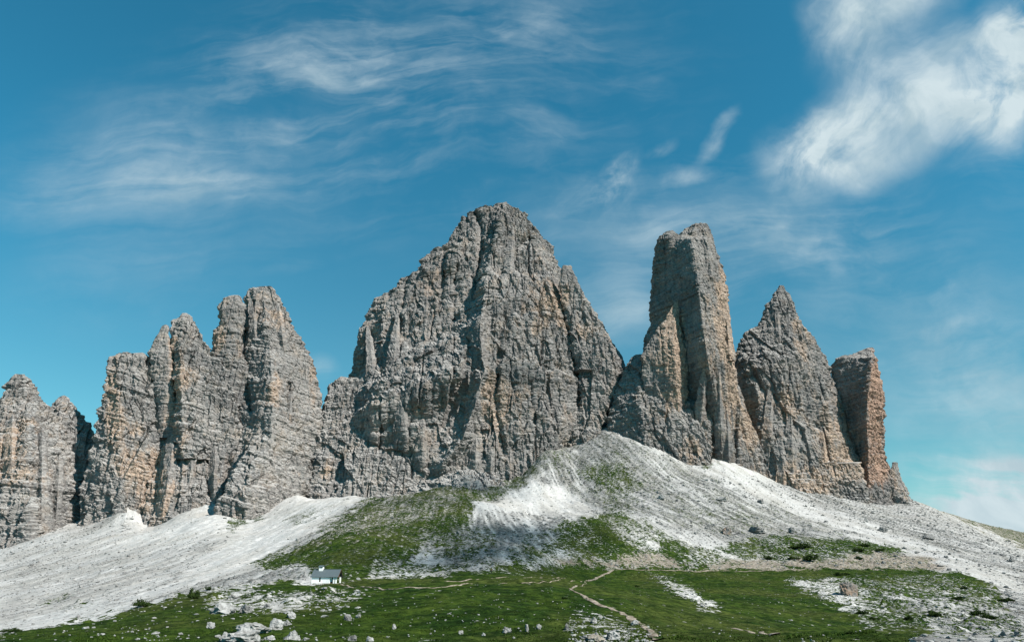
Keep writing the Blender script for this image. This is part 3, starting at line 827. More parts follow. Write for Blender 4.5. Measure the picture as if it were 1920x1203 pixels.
# dark-speckled scree (rubble, sparse turf, and the stones' small shadows painted as specks)
paint(DM, [(1060, 840), (1130, 800), (1400, 900), (1720, 940), (2060, 1100), (2060, 1300), (1700, 1200), (1600, 1060), (1300, 1010), (1100, 960)], 0.75, 20)
paint(DM, [(1150, 815), (1480, 960), (1920, 1120), (1920, 1085), (1500, 935), (1200, 820)], 0.15, 8)
paint(DM, [(1400, 905), (1560, 935), (1740, 985), (1920, 1080), (1920, 1040), (1720, 945)], 0.6, 8)
paint(DM, [(900, 935), (1000, 905), (1110, 950), (1020, 965), (940, 960)], 0.05, 10)
paint(DM, [(820, 1010), (900, 960), (1060, 970), (1040, 1010), (960, 1060), (830, 1075)], 1.0, 14)  # gravel hollow: its shade is partly put into the colour here
paint(DM, [(0, 1060), (200, 1030), (420, 1010), (330, 1110), (0, 1185)], 0.3, 20)
paint(DM, [(0, 1040), (120, 985), (250, 955), (260, 1000), (100, 1050), (0, 1080)], 0.3, 14)
paint(DM, [(230, 1145), (330, 1110), (420, 1082), (560, 1055), (580, 1090), (430, 1100), (250, 1150)], 0.8, 8)
# sparse turf on scree
paint(GM, [(1060, 840), (1130, 800), (1400, 900), (1920, 1110), (1920, 1060), (1720, 945), (1330, 860)], 0.10, 8)
paint(GM, [(1030, 860), (1090, 820), (1150, 810), (1420, 930), (1600, 1000), (1400, 1010), (1250, 985), (1100, 950), (1060, 920)], 0.26, 12)
paint(GM, [(1080, 885), (1120, 868), (1165, 868), (1200, 905), (1190, 925), (1150, 935), (1110, 915)], 0.60, 10)
paint(GM, [(1130, 930), (1180, 920), (1200, 940), (1170, 965), (1130, 960)], 0.44, 8)
paint(GM, [(1310, 875), (1330, 862), (1345, 868), (1330, 885)], 0.6, 5)
paint(GM, [(1260, 940), (1420, 960), (1440, 985), (1300, 975)], 0.34, 12)
paint(GM, [(1000, 835), (1060, 835), (1120, 800), (1110, 830), (1040, 880), (1000, 880)], 0.36, 8)
paint(GM, [(420, 975), (450, 970), (500, 955), (470, 980), (425, 998)], 0.7, 5)
paint(GM, [(535, 965), (600, 950), (640, 940), (590, 975), (540, 985)], 0.42, 8)
paint(GM, [(70, 1130), (130, 1112), (110, 1128), (70, 1140)], 0.45, 5)
paint(GM, [(100, 1142), (190, 1122), (160, 1140)], 0.4, 5)
# knoll
K = [(470, 1062), (560, 1022), (640, 975), (690, 935), (760, 905), (860, 880), (950, 895), (900, 935), (880, 985), (815, 1020), (760, 1055), (830, 1072), (640, 1092), (560, 1075)]
paint(GM, K, 0.76, 12)
paint(GM, [(600, 985), (700, 935), (800, 895), (880, 890), (840, 960), (760, 985), (680, 1000), (600, 1020)], 0.62, 14)
paint(GM, [(480, 1062), (600, 1020), (700, 1010), (780, 1000), (760, 1055), (820, 1073), (640, 1090)], 0.84, 12)
paint(GM, [(700, 1050), (760, 1050), (830, 1060), (900, 1058), (880, 1075), (760, 1082), (690, 1080)], 0.62, 6)
paint(GM, [(780, 1045), (830, 1000), (880, 985), (940, 1000), (920, 1035), (880, 1055)], 0.52, 12)
paint(DM, [(520, 1045), (690, 930), (860, 880), (900, 930), (850, 1010), (760, 1060)], 1.0, 12)
paint(EM, [(560, 1030), (690, 935), (850, 885), (900, 930), (840, 990), (700, 1030)], 0.45, 14)
paint(DM, [(990, 840), (1060, 830), (1125, 800), (1180, 830), (1130, 890), (1085, 925), (1020, 905)], 1.0, 10)
paint(GM, [(860, 885), (940, 885), (995, 862), (1010, 882), (985, 908), (930, 938), (885, 938), (875, 915)], 0.60, 7)
paint(DM, [(860, 885), (940, 885), (995, 862), (1010, 882), (985, 908), (930, 938), (885, 938), (875, 915)], 1.0, 7)
# moraine
paint(GM, [(990, 1000), (1075, 972), (1160, 962), (1215, 985), (1260, 1005), (1320, 1030), (1340, 1055), (1300, 1070), (1040, 1075), (900, 1070), (950, 1045)], 0.78, 10)
paint(GM, [(910, 1080), (985, 1035), (1070, 990), (1200, 985), (1290, 1025), (1330, 1060), (1320, 1082)], 0.84, 18)
paint(GM, [(620, 1095), (720, 1078), (900, 1070), (960, 1085), (800, 1100)], 0.8, 10)
paint(GM, [(880, 1055), (1000, 1005), (1060, 990), (1040, 1015), (960, 1050), (900, 1068)], 0.42, 8)
paint(GM, [(1140, 975), (1190, 975), (1250, 1010), (1220, 1030), (1160, 1010)], 0.50, 10)
paint(GM, [(1060, 975), (1140, 985), (1120, 1030), (1060, 1040), (1020, 1035), (1050, 1000)], 0.80, 8)
paint(GM, [(960, 1045), (1040, 1028), (1100, 1035), (1090, 1060), (1000, 1066)], 0.50, 8)
# terrace above the trail
paint(GM, [(1340, 1030), (1370, 1012), (1440, 1006), (1560, 1005), (1660, 1018), (1710, 1032), (1660, 1048), (1480, 1052), (1400, 1050)], 0.70, 8)
paint(GM, [(1540, 1008), (1600, 1010), (1700, 1030), (1640, 1042), (1560, 1030)], 0.80, 6)
# main meadow
paint(GM, [(-200, 1215), (0, 1191), (100, 1173), (250, 1141), (345, 1118), (420, 1103), (500, 1096), (575, 1094), (640, 1092), (700, 1088), (760, 1082), (900, 1072), (1050, 1073), (1150, 1067),
           (1320, 1066), (1500, 1065), (1700, 1063), (1800, 1072), (1860, 1100), (1880, 1130), (1800, 1165), (1760, 1190), (1700, 1205), (1700, 1330), (-200, 1330)], 1.04, 6)
paint(GM, [(1480, 1085), (1600, 1080), (1760, 1075), (1870, 1110), (1880, 1150), (1760, 1185), (1620, 1180), (1560, 1130), (1500, 1110)], 0.66, 12)
paint(GM, [(1700, 1120), (1880, 1140), (2000, 1220), (1760, 1195)], 0.44, 14)
paint(GM, [(1480, 1086), (1510, 1088), (1560, 1105), (1640, 1130), (1620, 1135), (1540, 1115)], 0.42, 6)
paint(GM, [(1540, 1085), (1570, 1085), (1600, 1110), (1570, 1118), (1545, 1105)], 0.44, 6)
paint(GM, [(1655, 1110), (1690, 1112), (1780, 1150), (1820, 1185), (1740, 1165)], 0.50, 8)
paint(GM, [(1212, 1072), (1240, 1072), (1290, 1100), (1345, 1140), (1330, 1143), (1270, 1115)], 0.52, 10)
paint(GM, [(1240, 1090), (1290, 1103), (1350, 1143), (1320, 1140)], 0.32, 7)
# bare ledges in the meadow left of the chapel
paint(GM, [(400, 1108), (470, 1106), (540, 1112), (600, 1104), (690, 1108), (640, 1135), (560, 1150), (450, 1152), (390, 1145), (380, 1128)], 0.47, 12)
paint(GM, [(430, 1095), (560, 1060), (585, 1062), (580, 1090), (440, 1104)], 0.22, 6)
paint(GM, [(690, 1078), (830, 1072), (870, 1066), (830, 1080), (700, 1086)], 0.32, 3)
paint(GM, [(1080, 1150), (1130, 1145), (1240, 1190), (1240, 1230), (1040, 1230)], 0.66, 14)
# earth cuttings along the trail
paint(EM, [(1330, 1052), (1480, 1048), (1560, 1050), (1640, 1036), (1740, 1046), (1780, 1064), (1560, 1070), (1400, 1074), (1300, 1072)], 1.0, 5)
paint(GM, [(1330, 1054), (1480, 1050), (1560, 1052), (1640, 1038), (1740, 1048), (1770, 1061), (1560, 1061), (1400, 1067)], 0.34, 4)
paint(GM, [(1290, 1030), (1340, 1030), (1400, 1052), (1330, 1056), (1330, 1070), (1290, 1068)], 0.6, 8)
paint(EM, [(1040, 1050), (1130, 1050), (1180, 1032), (1250, 1035), (1300, 1064), (1150, 1067), (1060, 1070)], 1.0, 8)
paint(GM, [(1115, 1050), (1150, 1045), (1180, 1034), (1240, 1038), (1285, 1062), (1150, 1066)], 0.36, 7)
paint(GM, [(1020, 1050), (1060, 1050), (1120, 1052), (1125, 1066), (1070, 1062)], 0.46, 6)
# ridge behind on the right
paint(GM, [(1715, 938), (1760, 950), (1830, 975), (1920, 990), (2100, 1010), (2100, 1070), (1920, 1028), (1850, 995), (1770, 960)], 0.55, 3)
paint(EM, [(1715, 938), (1760, 950), (1830, 975), (1920, 990), (2100, 1010), (2100, 1070), (1920, 1028), (1850, 995), (1770, 960)], 0.8, 3)

# drier, yellower turf
paint(OM, [(560, 1000), (700, 930), (870, 885), (890, 940), (800, 1020), (640, 1060)], 0.5, 14)
paint(OM, [(1200, 1110), (1480, 1180), (1760, 1190), (1700, 1240), (1150, 1240), (1120, 1120)], 0.9, 14)
paint(OM, [(640, 1088), (1060, 1082), (1060, 1098), (640, 1100)], 0.9, 5)
paint(OM, [(640, 1110), (1060, 1110), (1000, 1180), (620, 1180)], -0.3, 14)
du = 20 * fbm(XX / 14, YY / 30, 0, 5, 4)
dv = 7 * fbm(XX / 14, YY / 30, 0, 9, 3)
ru = np.clip((TU + du + 140) / RX, 0, rw - 1.01)
rv = np.clip((TV + dv - R0) / RY, 0, rh - 1.01)
smp = lambda G: bilin(G, np.arange(rh), np.arange(rw), rv, ru)
GR, EA, DK = smp(GM), smp(EM), smp(DM)
# fall lines
AX0, AY0 = -150.0, 1900.0
den = np.maximum(AY0 - YY, 60)
across = (XX - AX0) / den * 1000
along = np.hypot(XX - AX0, AY0 - YY)
st1 = pn(across / 9, along / 110, 0, 31)
st2 = pn(across / 3.5, along / 45, 0, 32)
st3 = pn(across / 22, along / 200, 0, 33)
streak = 0.5 * st1 + 0.5 * st2 + 0.4 * st3
blot = fbm(XX / 9, YY / 14, 0, 41, 4, 0.6)
flk = sstep(pn(across / 3.0, along / 22, 0, 34) + 0.5 * pn(across / 1.4, along / 7, 0, 35), 0.25, 0.6)
st4 = pn(across / 2.2, along / 70, 0, 36)
DK = np.clip(DK * (0.72 + 1.0 * st2 + 0.9 * st4 + 0.4 * st3) + 0.8 * flk * np.clip(DK * 2, 0.12, 1), 0, 1)
mid = np.clip(np.clip(GR, 0, 1) * (1 - np.clip(GR, 0, 1)) * 4, 0, 1)
GRF = GR + mid * (0.34 * streak + 0.26 * blot + 0.20 * st4 * (np.abs(GR - 0.6) < 0.2))
near = sstep(YY, 60, 200)
# ---- relief
rough = fbm(XX / 26, YY / 26, 0, 51, 5, 0.5) * (0.35 + 0.55 * near) + fbm(XX / 6, YY / 6, 0, 57, 3) * (0.36 + 0.06 * near) + 0.17 * fbm(XX / 1.6, YY / 1.6, 0, 58, 2) * (1 - near)
gullies = streak * sstep(YY, 250, 450) * (1 - GR * 0.6) * 1.5
lumps = np.maximum(0, pn(XX / 3.2, YY / 3.2, 0, 61)) ** 1.5 * np.clip(DK + mid * 0.6, 0, 1) * sstep(YY, 140, 300) * 2.2
rocky = np.maximum(0, fbm(XX / 7, YY / 7, 0, 63, 3) - 0.1) * np.clip(1.1 - np.abs(GR - 0.5) * 3, 0, 1) * 1.6 * sstep(YY, 70, 150)
ledge = sstep(TV, 1030, 880)
big_r = fbm(XX / 70, YY / 70, 0, 65, 3) * 3.0 * sstep(YY, 350, 700)
fade = sstep(YY, 10, 60)
ZZ = ZZ + (rough + gullies + lumps + rocky + big_r) * fade

nr, nc = AA.shape
idx = np.arange(nr * nc).reshape(nr, nc)
quads = np.stack([idx[:-1, :-1], idx[:-1, 1:], idx[1:, 1:], idx[1:, :-1]], -1).reshape(-1, 4)
TVERT = np.stack([XX, YY, ZZ], -1).reshape(-1, 3)


def height(x, y):
    x = np.asarray(x, float)
    y = np.maximum(np.asarray(y, float), 3.01)
    return bilin(ZZ, L_ax, A_ax, np.log(y), x / y)


def ground_attr(G, x, y):
    return bilin(G, L_ax, A_ax, np.log(y), x / y)


RAYY = np.exp(np.linspace(math.log(45), math.log(1250), 2600))


def hit(u, v, y0=45.0):
    """ground point seen at a pixel"""
    a, e = ray(u, v)
    yy = RAYY[RAYY >= y0]
    zz = height(a * yy, yy)
    k = np.argmax(zz > e * yy)
    if not (zz > e * yy).any():
        k = len(yy) - 1
    return float(a * yy[k]), float(yy[k]), float(zz[k])


TONE = np.clip(0.5 + 0.5 * st1 + 0.5 * st3 + 0.3 * fbm(XX / 40, YY / 60, 0, 43, 3), 0, 1)
DRY = np.clip(0.5 + 0.8 * fbm(XX / 30, YY / 45, 0, 44, 4) + 0.5 * (smp(OM) - 0.3), 0, 1)
gmean = GR.copy()
fq = gmean[:-1, :-1].ravel() > 0.40
for nm, sel, lab in (('meadow_ground', fq, 'rolling green alpine meadow and turf slopes below the rock towers'),
                     ('scree_slope', ~fq, 'pale scree slopes and rubble below the rock walls')):
    f = quads[sel]
    used = np.unique(f)
    remap = np.full(nr * nc, -1)
    remap[used] = np.arange(len(used))
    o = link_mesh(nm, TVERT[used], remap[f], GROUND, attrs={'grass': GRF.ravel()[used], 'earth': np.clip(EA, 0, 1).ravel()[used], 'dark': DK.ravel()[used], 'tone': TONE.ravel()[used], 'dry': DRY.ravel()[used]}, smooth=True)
    tag(o, lab, None, None, 'structure')

# ------------------------------------------------------------------ rock walls
ORANGE = [  # (u, v, ru, rv, strength): places where the rock is bare and rust or ochre coloured
    (25, 850, 60, 70, .22), (40, 775, 30, 50, .16), (212, 730, 16, 60, .28), (250, 880, 40, 70, .26), (330, 690, 16, 80, .34), (350, 715, 40, 20, .2),
    (215, 790, 20, 40, .26), (340, 850, 60, 70, .14), (290, 920, 40, 50, .2), (520, 600, 35, 30, .26), (500, 560, 22, 14, .16), (512, 735, 14, 40, .26), (430, 590, 20, 40, .14),
    (410, 640, 18, 30, .2), (590, 720, 14, 60, .2), (1030, 560, 40, 34, .30), (1000, 610, 40, 20, .22), (1105, 620, 24, 20, .24), (950, 760, 60, 70, .14),
    (925, 745, 20, 40, .24), (1055, 640, 30, 60, .10), (1000, 480, 20, 50, .12), (700, 610, 24, 40, .12), (840, 530, 40, 60, .10), (615, 885, 20, 20, .25), (780, 765, 20, 16, .22),
    (1256, 635, 22, 55, .34), (1270, 640, 14, 70, .30), (1300, 590, 24, 90, .10), (1355, 560, 14, 90, .34), (1370, 690, 14, 70, .36), (1335, 640, 24, 80, .14), (1300, 850, 36, 40, .34),
    (1245, 770, 30, 40, .26), (1350, 780, 50, 60, .18), (1410, 800, 26, 60, .3), (1470, 770, 30, 60, .18), (1560, 800, 36, 70, .26), (1505, 640, 18, 50, .2), (1490, 605, 10, 12, .24),
    (1590, 870, 60, 40, .22), (1460, 900, 80, 24, .28), (1645, 760, 20, 110, .50), (1640, 880, 30, 30, .34), (1680, 910, 20, 30, .14), (1500, 920, 60, 14, .3)]


def bed_step(zp, seed):
    """bedding: every layer sets back or stands out by its own amount, with a short riser between"""
    k = np.floor(zp)
    f = zp - k
    z0 = np.zeros_like(k, dtype=np.int32)
    a = hash01(k.astype(np.int32), z0, z0, seed)
    b = hash01(k.astype(np.int32) + 1, z0, z0, seed)
    return a + (b - a) * sstep(f, 0.75, 1.0) - 0.5


def blocks(x, y, z, bx, bz, seed):
    zi = np.floor(z / bz).astype(np.int32)
    o = hash01(zi, zi * 0, zi * 0, seed + 3) * 7
    xi = np.floor(x / bx + o).astype(np.int32)
    yi = np.floor(y / bx - o).astype(np.int32)
    return hash01(xi, yi, zi, seed) - 0.5


def facets(h, z, sx, sz, seed, tilt=0.45):
    """walls broken into flat tilted faces with sharp edges"""
    gx, gz = h / sx, z / sz
    xi, zi = np.floor(gx).astype(np.int32), np.floor(gz).astype(np.int32)
    best = np.full(gx.shape, 1e9, np.float32)
    out = np.zeros(gx.shape, np.float32)
    o = np.zeros_like(xi)
    for i in (-1, 0, 1):
        for j in (-1, 0, 1):
            hs = _h(xi + i, zi + j, o, seed)
            rx = (hs & np.uint32(255)).astype(np.float32) / 255
            rz = ((hs >> np.uint32(8)) & np.uint32(255)).astype(np.float32) / 255
            rt = ((hs >> np.uint32(16)) & np.uint32(255)).astype(np.float32) / 127.5 - 1
            rc = ((hs >> np.uint32(24)) & np.uint32(255)).astype(np.float32) / 127.5 - 1
            ex, ez = gx - (xi + i + rx), gz - (zi + j + rz)
            d2 = ex * ex + ez * ez
            val = ex * sx * rt * tilt + ez * sz * rc * 0.10 + (rt * 0.4 + rc * 0.6) * sx * 0.11
            m = d2 < best
            best = np.where(m, d2, best)
            out = np.where(m, val, out)
    return out


def rock_disp(x, y, z, p):
    wx = x + 7 * pn(x / 35, y / 35, z / 50, 71) + 2.0 * pn(x / 9, y / 9, z / 12, 72)
    wy = y + 7 * pn(x / 35, y / 35, z / 50, 73)
    wz = z + p['dip'] * x + 5 * pn(x / 60, y / 60, z / 60, 74) + 1.2 * pn(x / 12, y / 12, z / 12, 75)
    g = p['rib'] * 6.0 * (ridged(wx / 62, wy / 62, z / 420, 76) - 0.35)
    g = g + p['rib'] * 1.6 * (ridged(wx / 25, wy / 25, z / 170, 77) - 0.35)
    d = p['rib'] * 1.2 * (ridged(wx / 10, wy / 10, z / 45, 78) - 0.3)
    am = 0.6 + 0.8 * pn(x / 40, y / 40, z / 25, 79)
    d = d + p['bed'] * am * (2.6 * bed_step(wz / 17, 80) + 1.8 * bed_step(wz / 6.4, 81) + 1.6 * bed_step(wz / 2.9, 90))
    hx = x + 0.4 * y + 1.5 * pn(x / 11, y / 11, z / 14, 94)
    hz = z + 1.5 * pn(x / 9, y / 9, z / 9, 95)
    g = g + p['fac'] * (0.30 * facets(hx, hz, 40, 95, 92) + 0.60 * facets(hx + 7, hz, 17, 34, 93))
    d = d + p['fac'] * 0.95 * facets(hx - 3, hz, 7.5, 12, 96)
    d = d + p['blk'] * (1.6 * blocks(wx, wy, wz, 13, 19, 82) + 1.8 * blocks(wx, wy, wz, 6, 7, 83) + 1.2 * blocks(wx, wy, wz, 3.2, 3.0, 84))
    # cracks: narrow deep chimneys
    cr = np.abs(pn((x + 1.5 * pn(x / 9, y / 9, z / 12, 72)) / 34, y / 160, z / 700, 85))
    d = d - p['rib'] * 7.0 * np.exp(-(cr / 0.04) ** 2) * sstep(pn(x / 45, y / 45, z / 60, 89), -0.05, 0.3)
    cr = np.abs(pn((x + 1.0 * pn(x / 6, y / 6, z / 9, 88)) / 14, y / 60, z / 150, 86))
    d = d - p['rib'] * 2.4 * np.exp(-(cr / 0.05) ** 2)
    d = d + 1.1 * fbm(x / 5, y / 5, z / 4, 87, 3)
    return g, d


def peak(label, cat, u, v, Y, name='rock_peak'):
    a, e = ray(u, v)
    z = float(height(a * Y, Y))
    return tag(empty(name, (a * Y, Y, z)), label, cat)


rng = random.Random(11)


def ribs(body, parent, spots, name='rock_rib', out=0.45, **kw):
    kw.setdefault('fac', 0.35)
    """slender ribs and pinnacles standing out of a wall: (u, top row, bottom row, width)"""
    for (u, v0, v1, w) in spots:
        w *= 0.85
        lean_u = rng.uniform(-0.12, 0.12)
        v1 += 0.25 * (v1 - v0)
        rows = []
        for k, wf in ((0, .14), (.06, .4), (.18, .62), (.5, .85), (.8, 1.15), (1, 1.3)):
            vv = v0 + (v1 - v0) * k
            c = u + lean_u * (v1 - v0) * k + rng.uniform(-1, 1)
            rows.append((vv, c - w * wf / 2, c + w * wf / 2))
        ym = body.depth_at(u, v0) - 1.5
        yb = body.depth_at(u, v1) + 4.0
        o_ = w * 0.7 * out
        yf = lambda v, ym=ym, yb=yb, v0=v0, v1=v1, o_=o_: ym + (yb - ym) * (v - v0) / (v1 - v0) - o_ * (np.sin(np.pi * np.clip((v - v0) / (v1 - v0), 0, 1)) - 0.9 * np.clip((v - v0) / (v1 - v0), 0, 1) ** 3) + w * 0.30 * np.clip((v - v0) / (v1 - v0) - .6, 0, 1) / .4
        cu = [[(v0, u + w * 0.12, 1.0), (v1, u + lean_u * (v1 - v0) + w * rng.uniform(-.2, .3), 1.0)]]
        Body(rows, 0, cu, 0.9, 1.4, 0, Yf=yf).build(name, parent, rib=0.5, jag=1.2, **kw)


# --- A: broken turrets at the edge of the range
pA = peak('broken pair of low layered turrets with ochre faces, cut by the left edge', 'rock peak', 60, 990, 905)
A1.build('turret', pA, bed=1.3, rib=.8)
A2.build('turret', pA, bed=1.3, rib=.8)
ribs(A1, pA, [(20, 770, 900, 40), (75, 800, 990, 36), (-20, 800, 980, 50), (110, 850, 985, 34)], 'rock_rib', bed=1.2)
ribs(A2, pA, [(140, 770, 860, 22), (98, 762, 830, 20)], 'rock_rib')

# --- B: the western group
pB = peak('broad group of stepped grey towers just left of the great central massif', 'rock peak', 380, 960, 890)
B1.build('left_pillar'.replace('left_', 'squat_'), pB, dip=.30, rib=.55, bed=1.5)
B2a.build('side_turret', pB, fac=.35, rib=.6, jag=1.5)
B2.build('peaked_tower', pB, dip=.26, rib=.55, bed=1.3)
B3a.build('rounded_turret', pB, fac=.35, jag=1.5, rib=.8)
B3.build('main_tower', pB, fac=.55, dip=.24, rib=.6, bed=1.4)
ribs(B3, pB, [(470, 560, 640, 26), (455, 600, 700, 26), (545, 735, 800, 18), (430, 660, 740, 30), (520, 570, 640, 24)], 'rock_rib')
B4.build('front_bastion', pB, rib=.8)
ribs(B4, pB, [(325, 800, 960, 40), (365, 780, 940, 36), (400, 800, 930, 34), (450, 790, 900, 40), (350, 860, 985, 30), (310, 830, 980, 26)], 'rock_rib')
B5.build('foot_buttress', pB, rib=.6, bed=1.5, dip=.28)

# --- C: the great massif
pC = peak('tallest and broadest grey massif, a pyramid of ledges, ribs and gullies', 'rock peak', 860, 890, 800)
C.build('main_pyramid', pC, rib=.9, bed=.95, blk=1.0, dip=-.08, step=1.15)
C2.build('stepped_shoulder', pC, rib=.9)
C3.build('central_buttress', pC, rib=1.0, bed=.8, blk=1.0)
C4.build('side_ridge', pC, rib=.7)
ribs(C, pC, [(690, 610, 700, 22), (760, 640, 720, 34), (700, 740, 840, 40), (660, 760, 880, 40), (750, 740, 850, 40), (790, 780, 880, 40)], 'rock_rib', out=.3, fac=.9)
ribs(C, pC, [(745, 590, 670, 24), (800, 500, 620, 26), (875, 440, 560, 24), (960, 420, 520, 24), (1012, 470, 600, 30)], 'rock_rib', out=.12, fac=.9)
ribs(C3, pC, [(905, 563, 650, 22), (890, 620, 720, 28), (925, 600, 700, 26), (875, 680, 790, 30), (905, 700, 800, 28), (935, 690, 820, 30), (960, 640, 760, 30), (985, 700, 830, 34),
              (1010, 720, 840, 30), (865, 770, 880, 30), (890, 800, 890, 28), (920, 800, 900, 30), (955, 810, 900, 30), (850, 820, 900, 26), (1035, 740, 840, 30), (985, 800, 890, 28), (1060, 700, 820, 34)], 'rock_rib', blk=1.2, out=.34, fac=.9)
C5.build('foot_spur', pC, rib=.8, blk=1.2, amp=.9)
C6.build('notch_wall', pC, rib=.6)

# --- D: the slim tower
pD = peak('slim upright tower with a shaded left face and a yellow flake', 'rock tower', 1300, 850, 960, 'rock_tower')
D1.build('tall_shaft', pD, fac=.45, rib=.5, bed=.55, blk=.9, dip=-.05)
D2.build('twin_top', pD, fac=.35, rib=.8, jag=1.5)
D3.build('yellow_flake', pD, fac=.35, rib=.35, bed=.35, blk=.7, warm=.08)
D4.build('rounded_apron', pD, rib=.5, bed=.9, warm=-.10)
D5.build('banded_foot', pD, rib=.5, bed=1.3)
D6.build('corner_rib', pD, rib=.6)
ribs(D1, pD, [(1345, 690, 860, 30), (1320, 690, 850, 30), (1352, 500, 640, 20), (1325, 430, 520, 16), (1310, 432, 500, 12), (1360, 760, 870, 26)], 'rock_rib', bed=.6, out=.2, fac=.7)

# --- E: the pyramid with a small pointed head
pE = peak('stout grey tower with a small pointed head, behind the slim tower', 'rock peak', 1490, 900, 985)
E1.build('main_body', pE, fac=.7, rib=.9, bed=.9)
E2.build('bulging_front', pE, rib=.9)
ribs(E1, pE, [(1400, 690, 800, 26), (1525, 650, 760, 24), (1555, 720, 860, 28), (1580, 750, 900, 26), (1405, 790, 890, 26), (1455, 575, 640, 16), (1478, 580, 640, 16), (1540, 800, 930, 28), (1595, 830, 930, 24)], 'rock_rib', out=.18, fac=.8)
ribs(E2, pE, [(1445, 720, 860, 30), (1480, 760, 900, 30), (1505, 730, 880, 26), (1462, 800, 920, 28)], 'rock_rib', out=.2, fac=.9)
E3.build('banded_plinth', pE, rib=.5, bed=1.2)

# --- F: the last tower
pF = peak('flat topped slab tower with a dark face and a reddish lit edge', 'rock tower', 1640, 930, 1040, 'rock_tower')
F1.build('slab', pF, fac=.35, mat=ROCK_RED, rib=.5, bed=1.0, dip=.1, warm=-.04)
F2.build('blocky_foot', pF, rib=.9, blk=1.5)

pG = peak('tiny crooked pinnacle on the scree skyline at the foot of the last tower', 'rock pinnacle', 1690, 940, 1050, 'rock_pinnacle')
G1.build('pinnacle', pG, fac=.35, rib=.5, blk=1.3, jag=1.2, step=1.0)
# ------------------------------------------------------------------ what the viewpoint can see of the ground
EL_ = ZZ / YY
vis = EL_ >= np.maximum.accumulate(EL_, axis=0) - 1e-6
PU, PV = proj(XX, YY, ZZ)
inframe = vis & (PU > -20) & (PU < W0 + 20) & (PV < H0 + 6) & (PV > 740)
nrng = np.random.default_rng(5)


def cell_area():
    """size of every ground cell in the picture, so that scattered pieces spread evenly over what is seen"""
    du_ = np.abs(np.gradient(PU, axis=1))
    dv_ = np.abs(np.gradient(PV, axis=0))
    return du_ * dv_ * inframe


CAREA = cell_area()


def pick(weight, n):
    w = (weight * CAREA).ravel().astype(np.float64)
    w /= w.sum()
    k = nrng.choice(w.size, size=n, p=w)
    r, c = np.unravel_index(k, XX.shape)
    a = A_ax[c] + nrng.uniform(-0.5, 0.5, n) * 0.001
    l = L_ax[r] + nrng.uniform(-0.5, 0.5, n) * 0.004
    y = np.exp(l)
    return a * y, y


def rubble_mesh(name, x, y, size, mat, label, sink=0.25, flat=0.75):
    """thousands of separate broken stones"""
    t = (1 + 5 ** 0.5) / 2
    iv = np.array([(-1, t, 0), (1, t, 0), (-1, -t, 0), (1, -t, 0), (0, -1, t), (0, 1, t), (0, -1, -t), (0, 1, -t), (t, 0, -1), (t, 0, 1), (-t, 0, -1), (-t, 0, 1)]) / 1.9
    fi = np.array([(0, 11, 5), (0, 5, 1), (0, 1, 7), (0, 7, 10), (0, 10, 11), (1, 5, 9), (5, 11, 4), (11, 10, 2), (10, 7, 6), (7, 1, 8), (3, 9, 4), (3, 4, 2), (3, 2, 6), (3, 6, 8), (3, 8, 9), (4, 9, 5), (2, 4, 11), (6, 2, 10), (8, 6, 7), (9, 8, 1)])
    n = len(x)
    z = height(x, y)
    V = iv[None] * nrng.uniform(0.65, 1.3, (n, 12, 1)) + nrng.normal(0, 0.12, (n, 12, 3))
    V = V * np.stack([nrng.uniform(0.7, 1.4, n), nrng.uniform(0.7, 1.3, n), nrng.uniform(0.5, 1.0, n) * flat], -1)[:, None]
    an = nrng.uniform(0, 6.28, n)
    c, s = np.cos(an)[:, None], np.sin(an)[:, None]
    V = np.stack([V[..., 0] * c - V[..., 1] * s, V[..., 0] * s + V[..., 1] * c, V[..., 2]], -1) * (size / 2)[:, None, None]
    V += np.stack([x, y, z + size * 0.5 * (0.5 - sink)], -1)[:, None]
    Fc = fi[None] + (np.arange(n) * 12)[:, None, None]
    return tag(link_mesh(name, V.reshape(-1, 3), Fc.reshape(-1, 3), mat), label, None, None, 'stuff')


scree_w = np.clip(DK, 0, 1) * np.clip(1 - GR * 1.6, 0, 1) * sstep(YY, 150, 260)
x_, y_ = pick(scree_w + 0.03 * (GR < 0.2), 15000)
sz = np.clip(nrng.lognormal(-0.25, 0.5, len(x_)), 0.3, 3.2) * np.clip(y_ / 650, 0.45, 1.3)
rubble_mesh('scree_rubble', x_, y_, sz, STONE, 'loose pale rubble strewn over the scree')
x_, y_ = pick(scree_w, 5000)
sz = np.clip(nrng.lognormal(-0.05, 0.5, len(x_)), 0.4, 4.0) * np.clip(y_ / 650, 0.45, 1.3)
rubble_mesh('scree_rubble', x_, y_, sz, STONE_GREY, 'darker grey rubble strewn over the scree')
turf_w = np.clip((mid - 0.6) * 2.5, 0, 1) * (GR > 0.3) + 0.012 * (GR > 0.8) * (pn(XX / 8, YY / 14, 0, 98) > 0.1)
x_, y_ = pick(turf_w, 8000)
sz = np.clip(nrng.lognormal(-0.5, 0.5, len(x_)), 0.2, 2.2) * np.clip(y_ / 500, 0.28, 1.3)
rubble_mesh('turf_gravel', x_, y_, sz, STONE, 'pale gravel and small stones scattered through the turf')

x_, y_ = pick(((GR > 0.8) & (YY < 170) & (pn(XX / 6, YY / 9, 0, 105) > 0.15)).astype(float), 260)
rubble_mesh('turf_gravel', x_, y_, nrng.uniform(0.10, 0.26, len(x_)), STONE, 'white specks of stone and blossom in the near meadow', sink=0.05, flat=1.0)

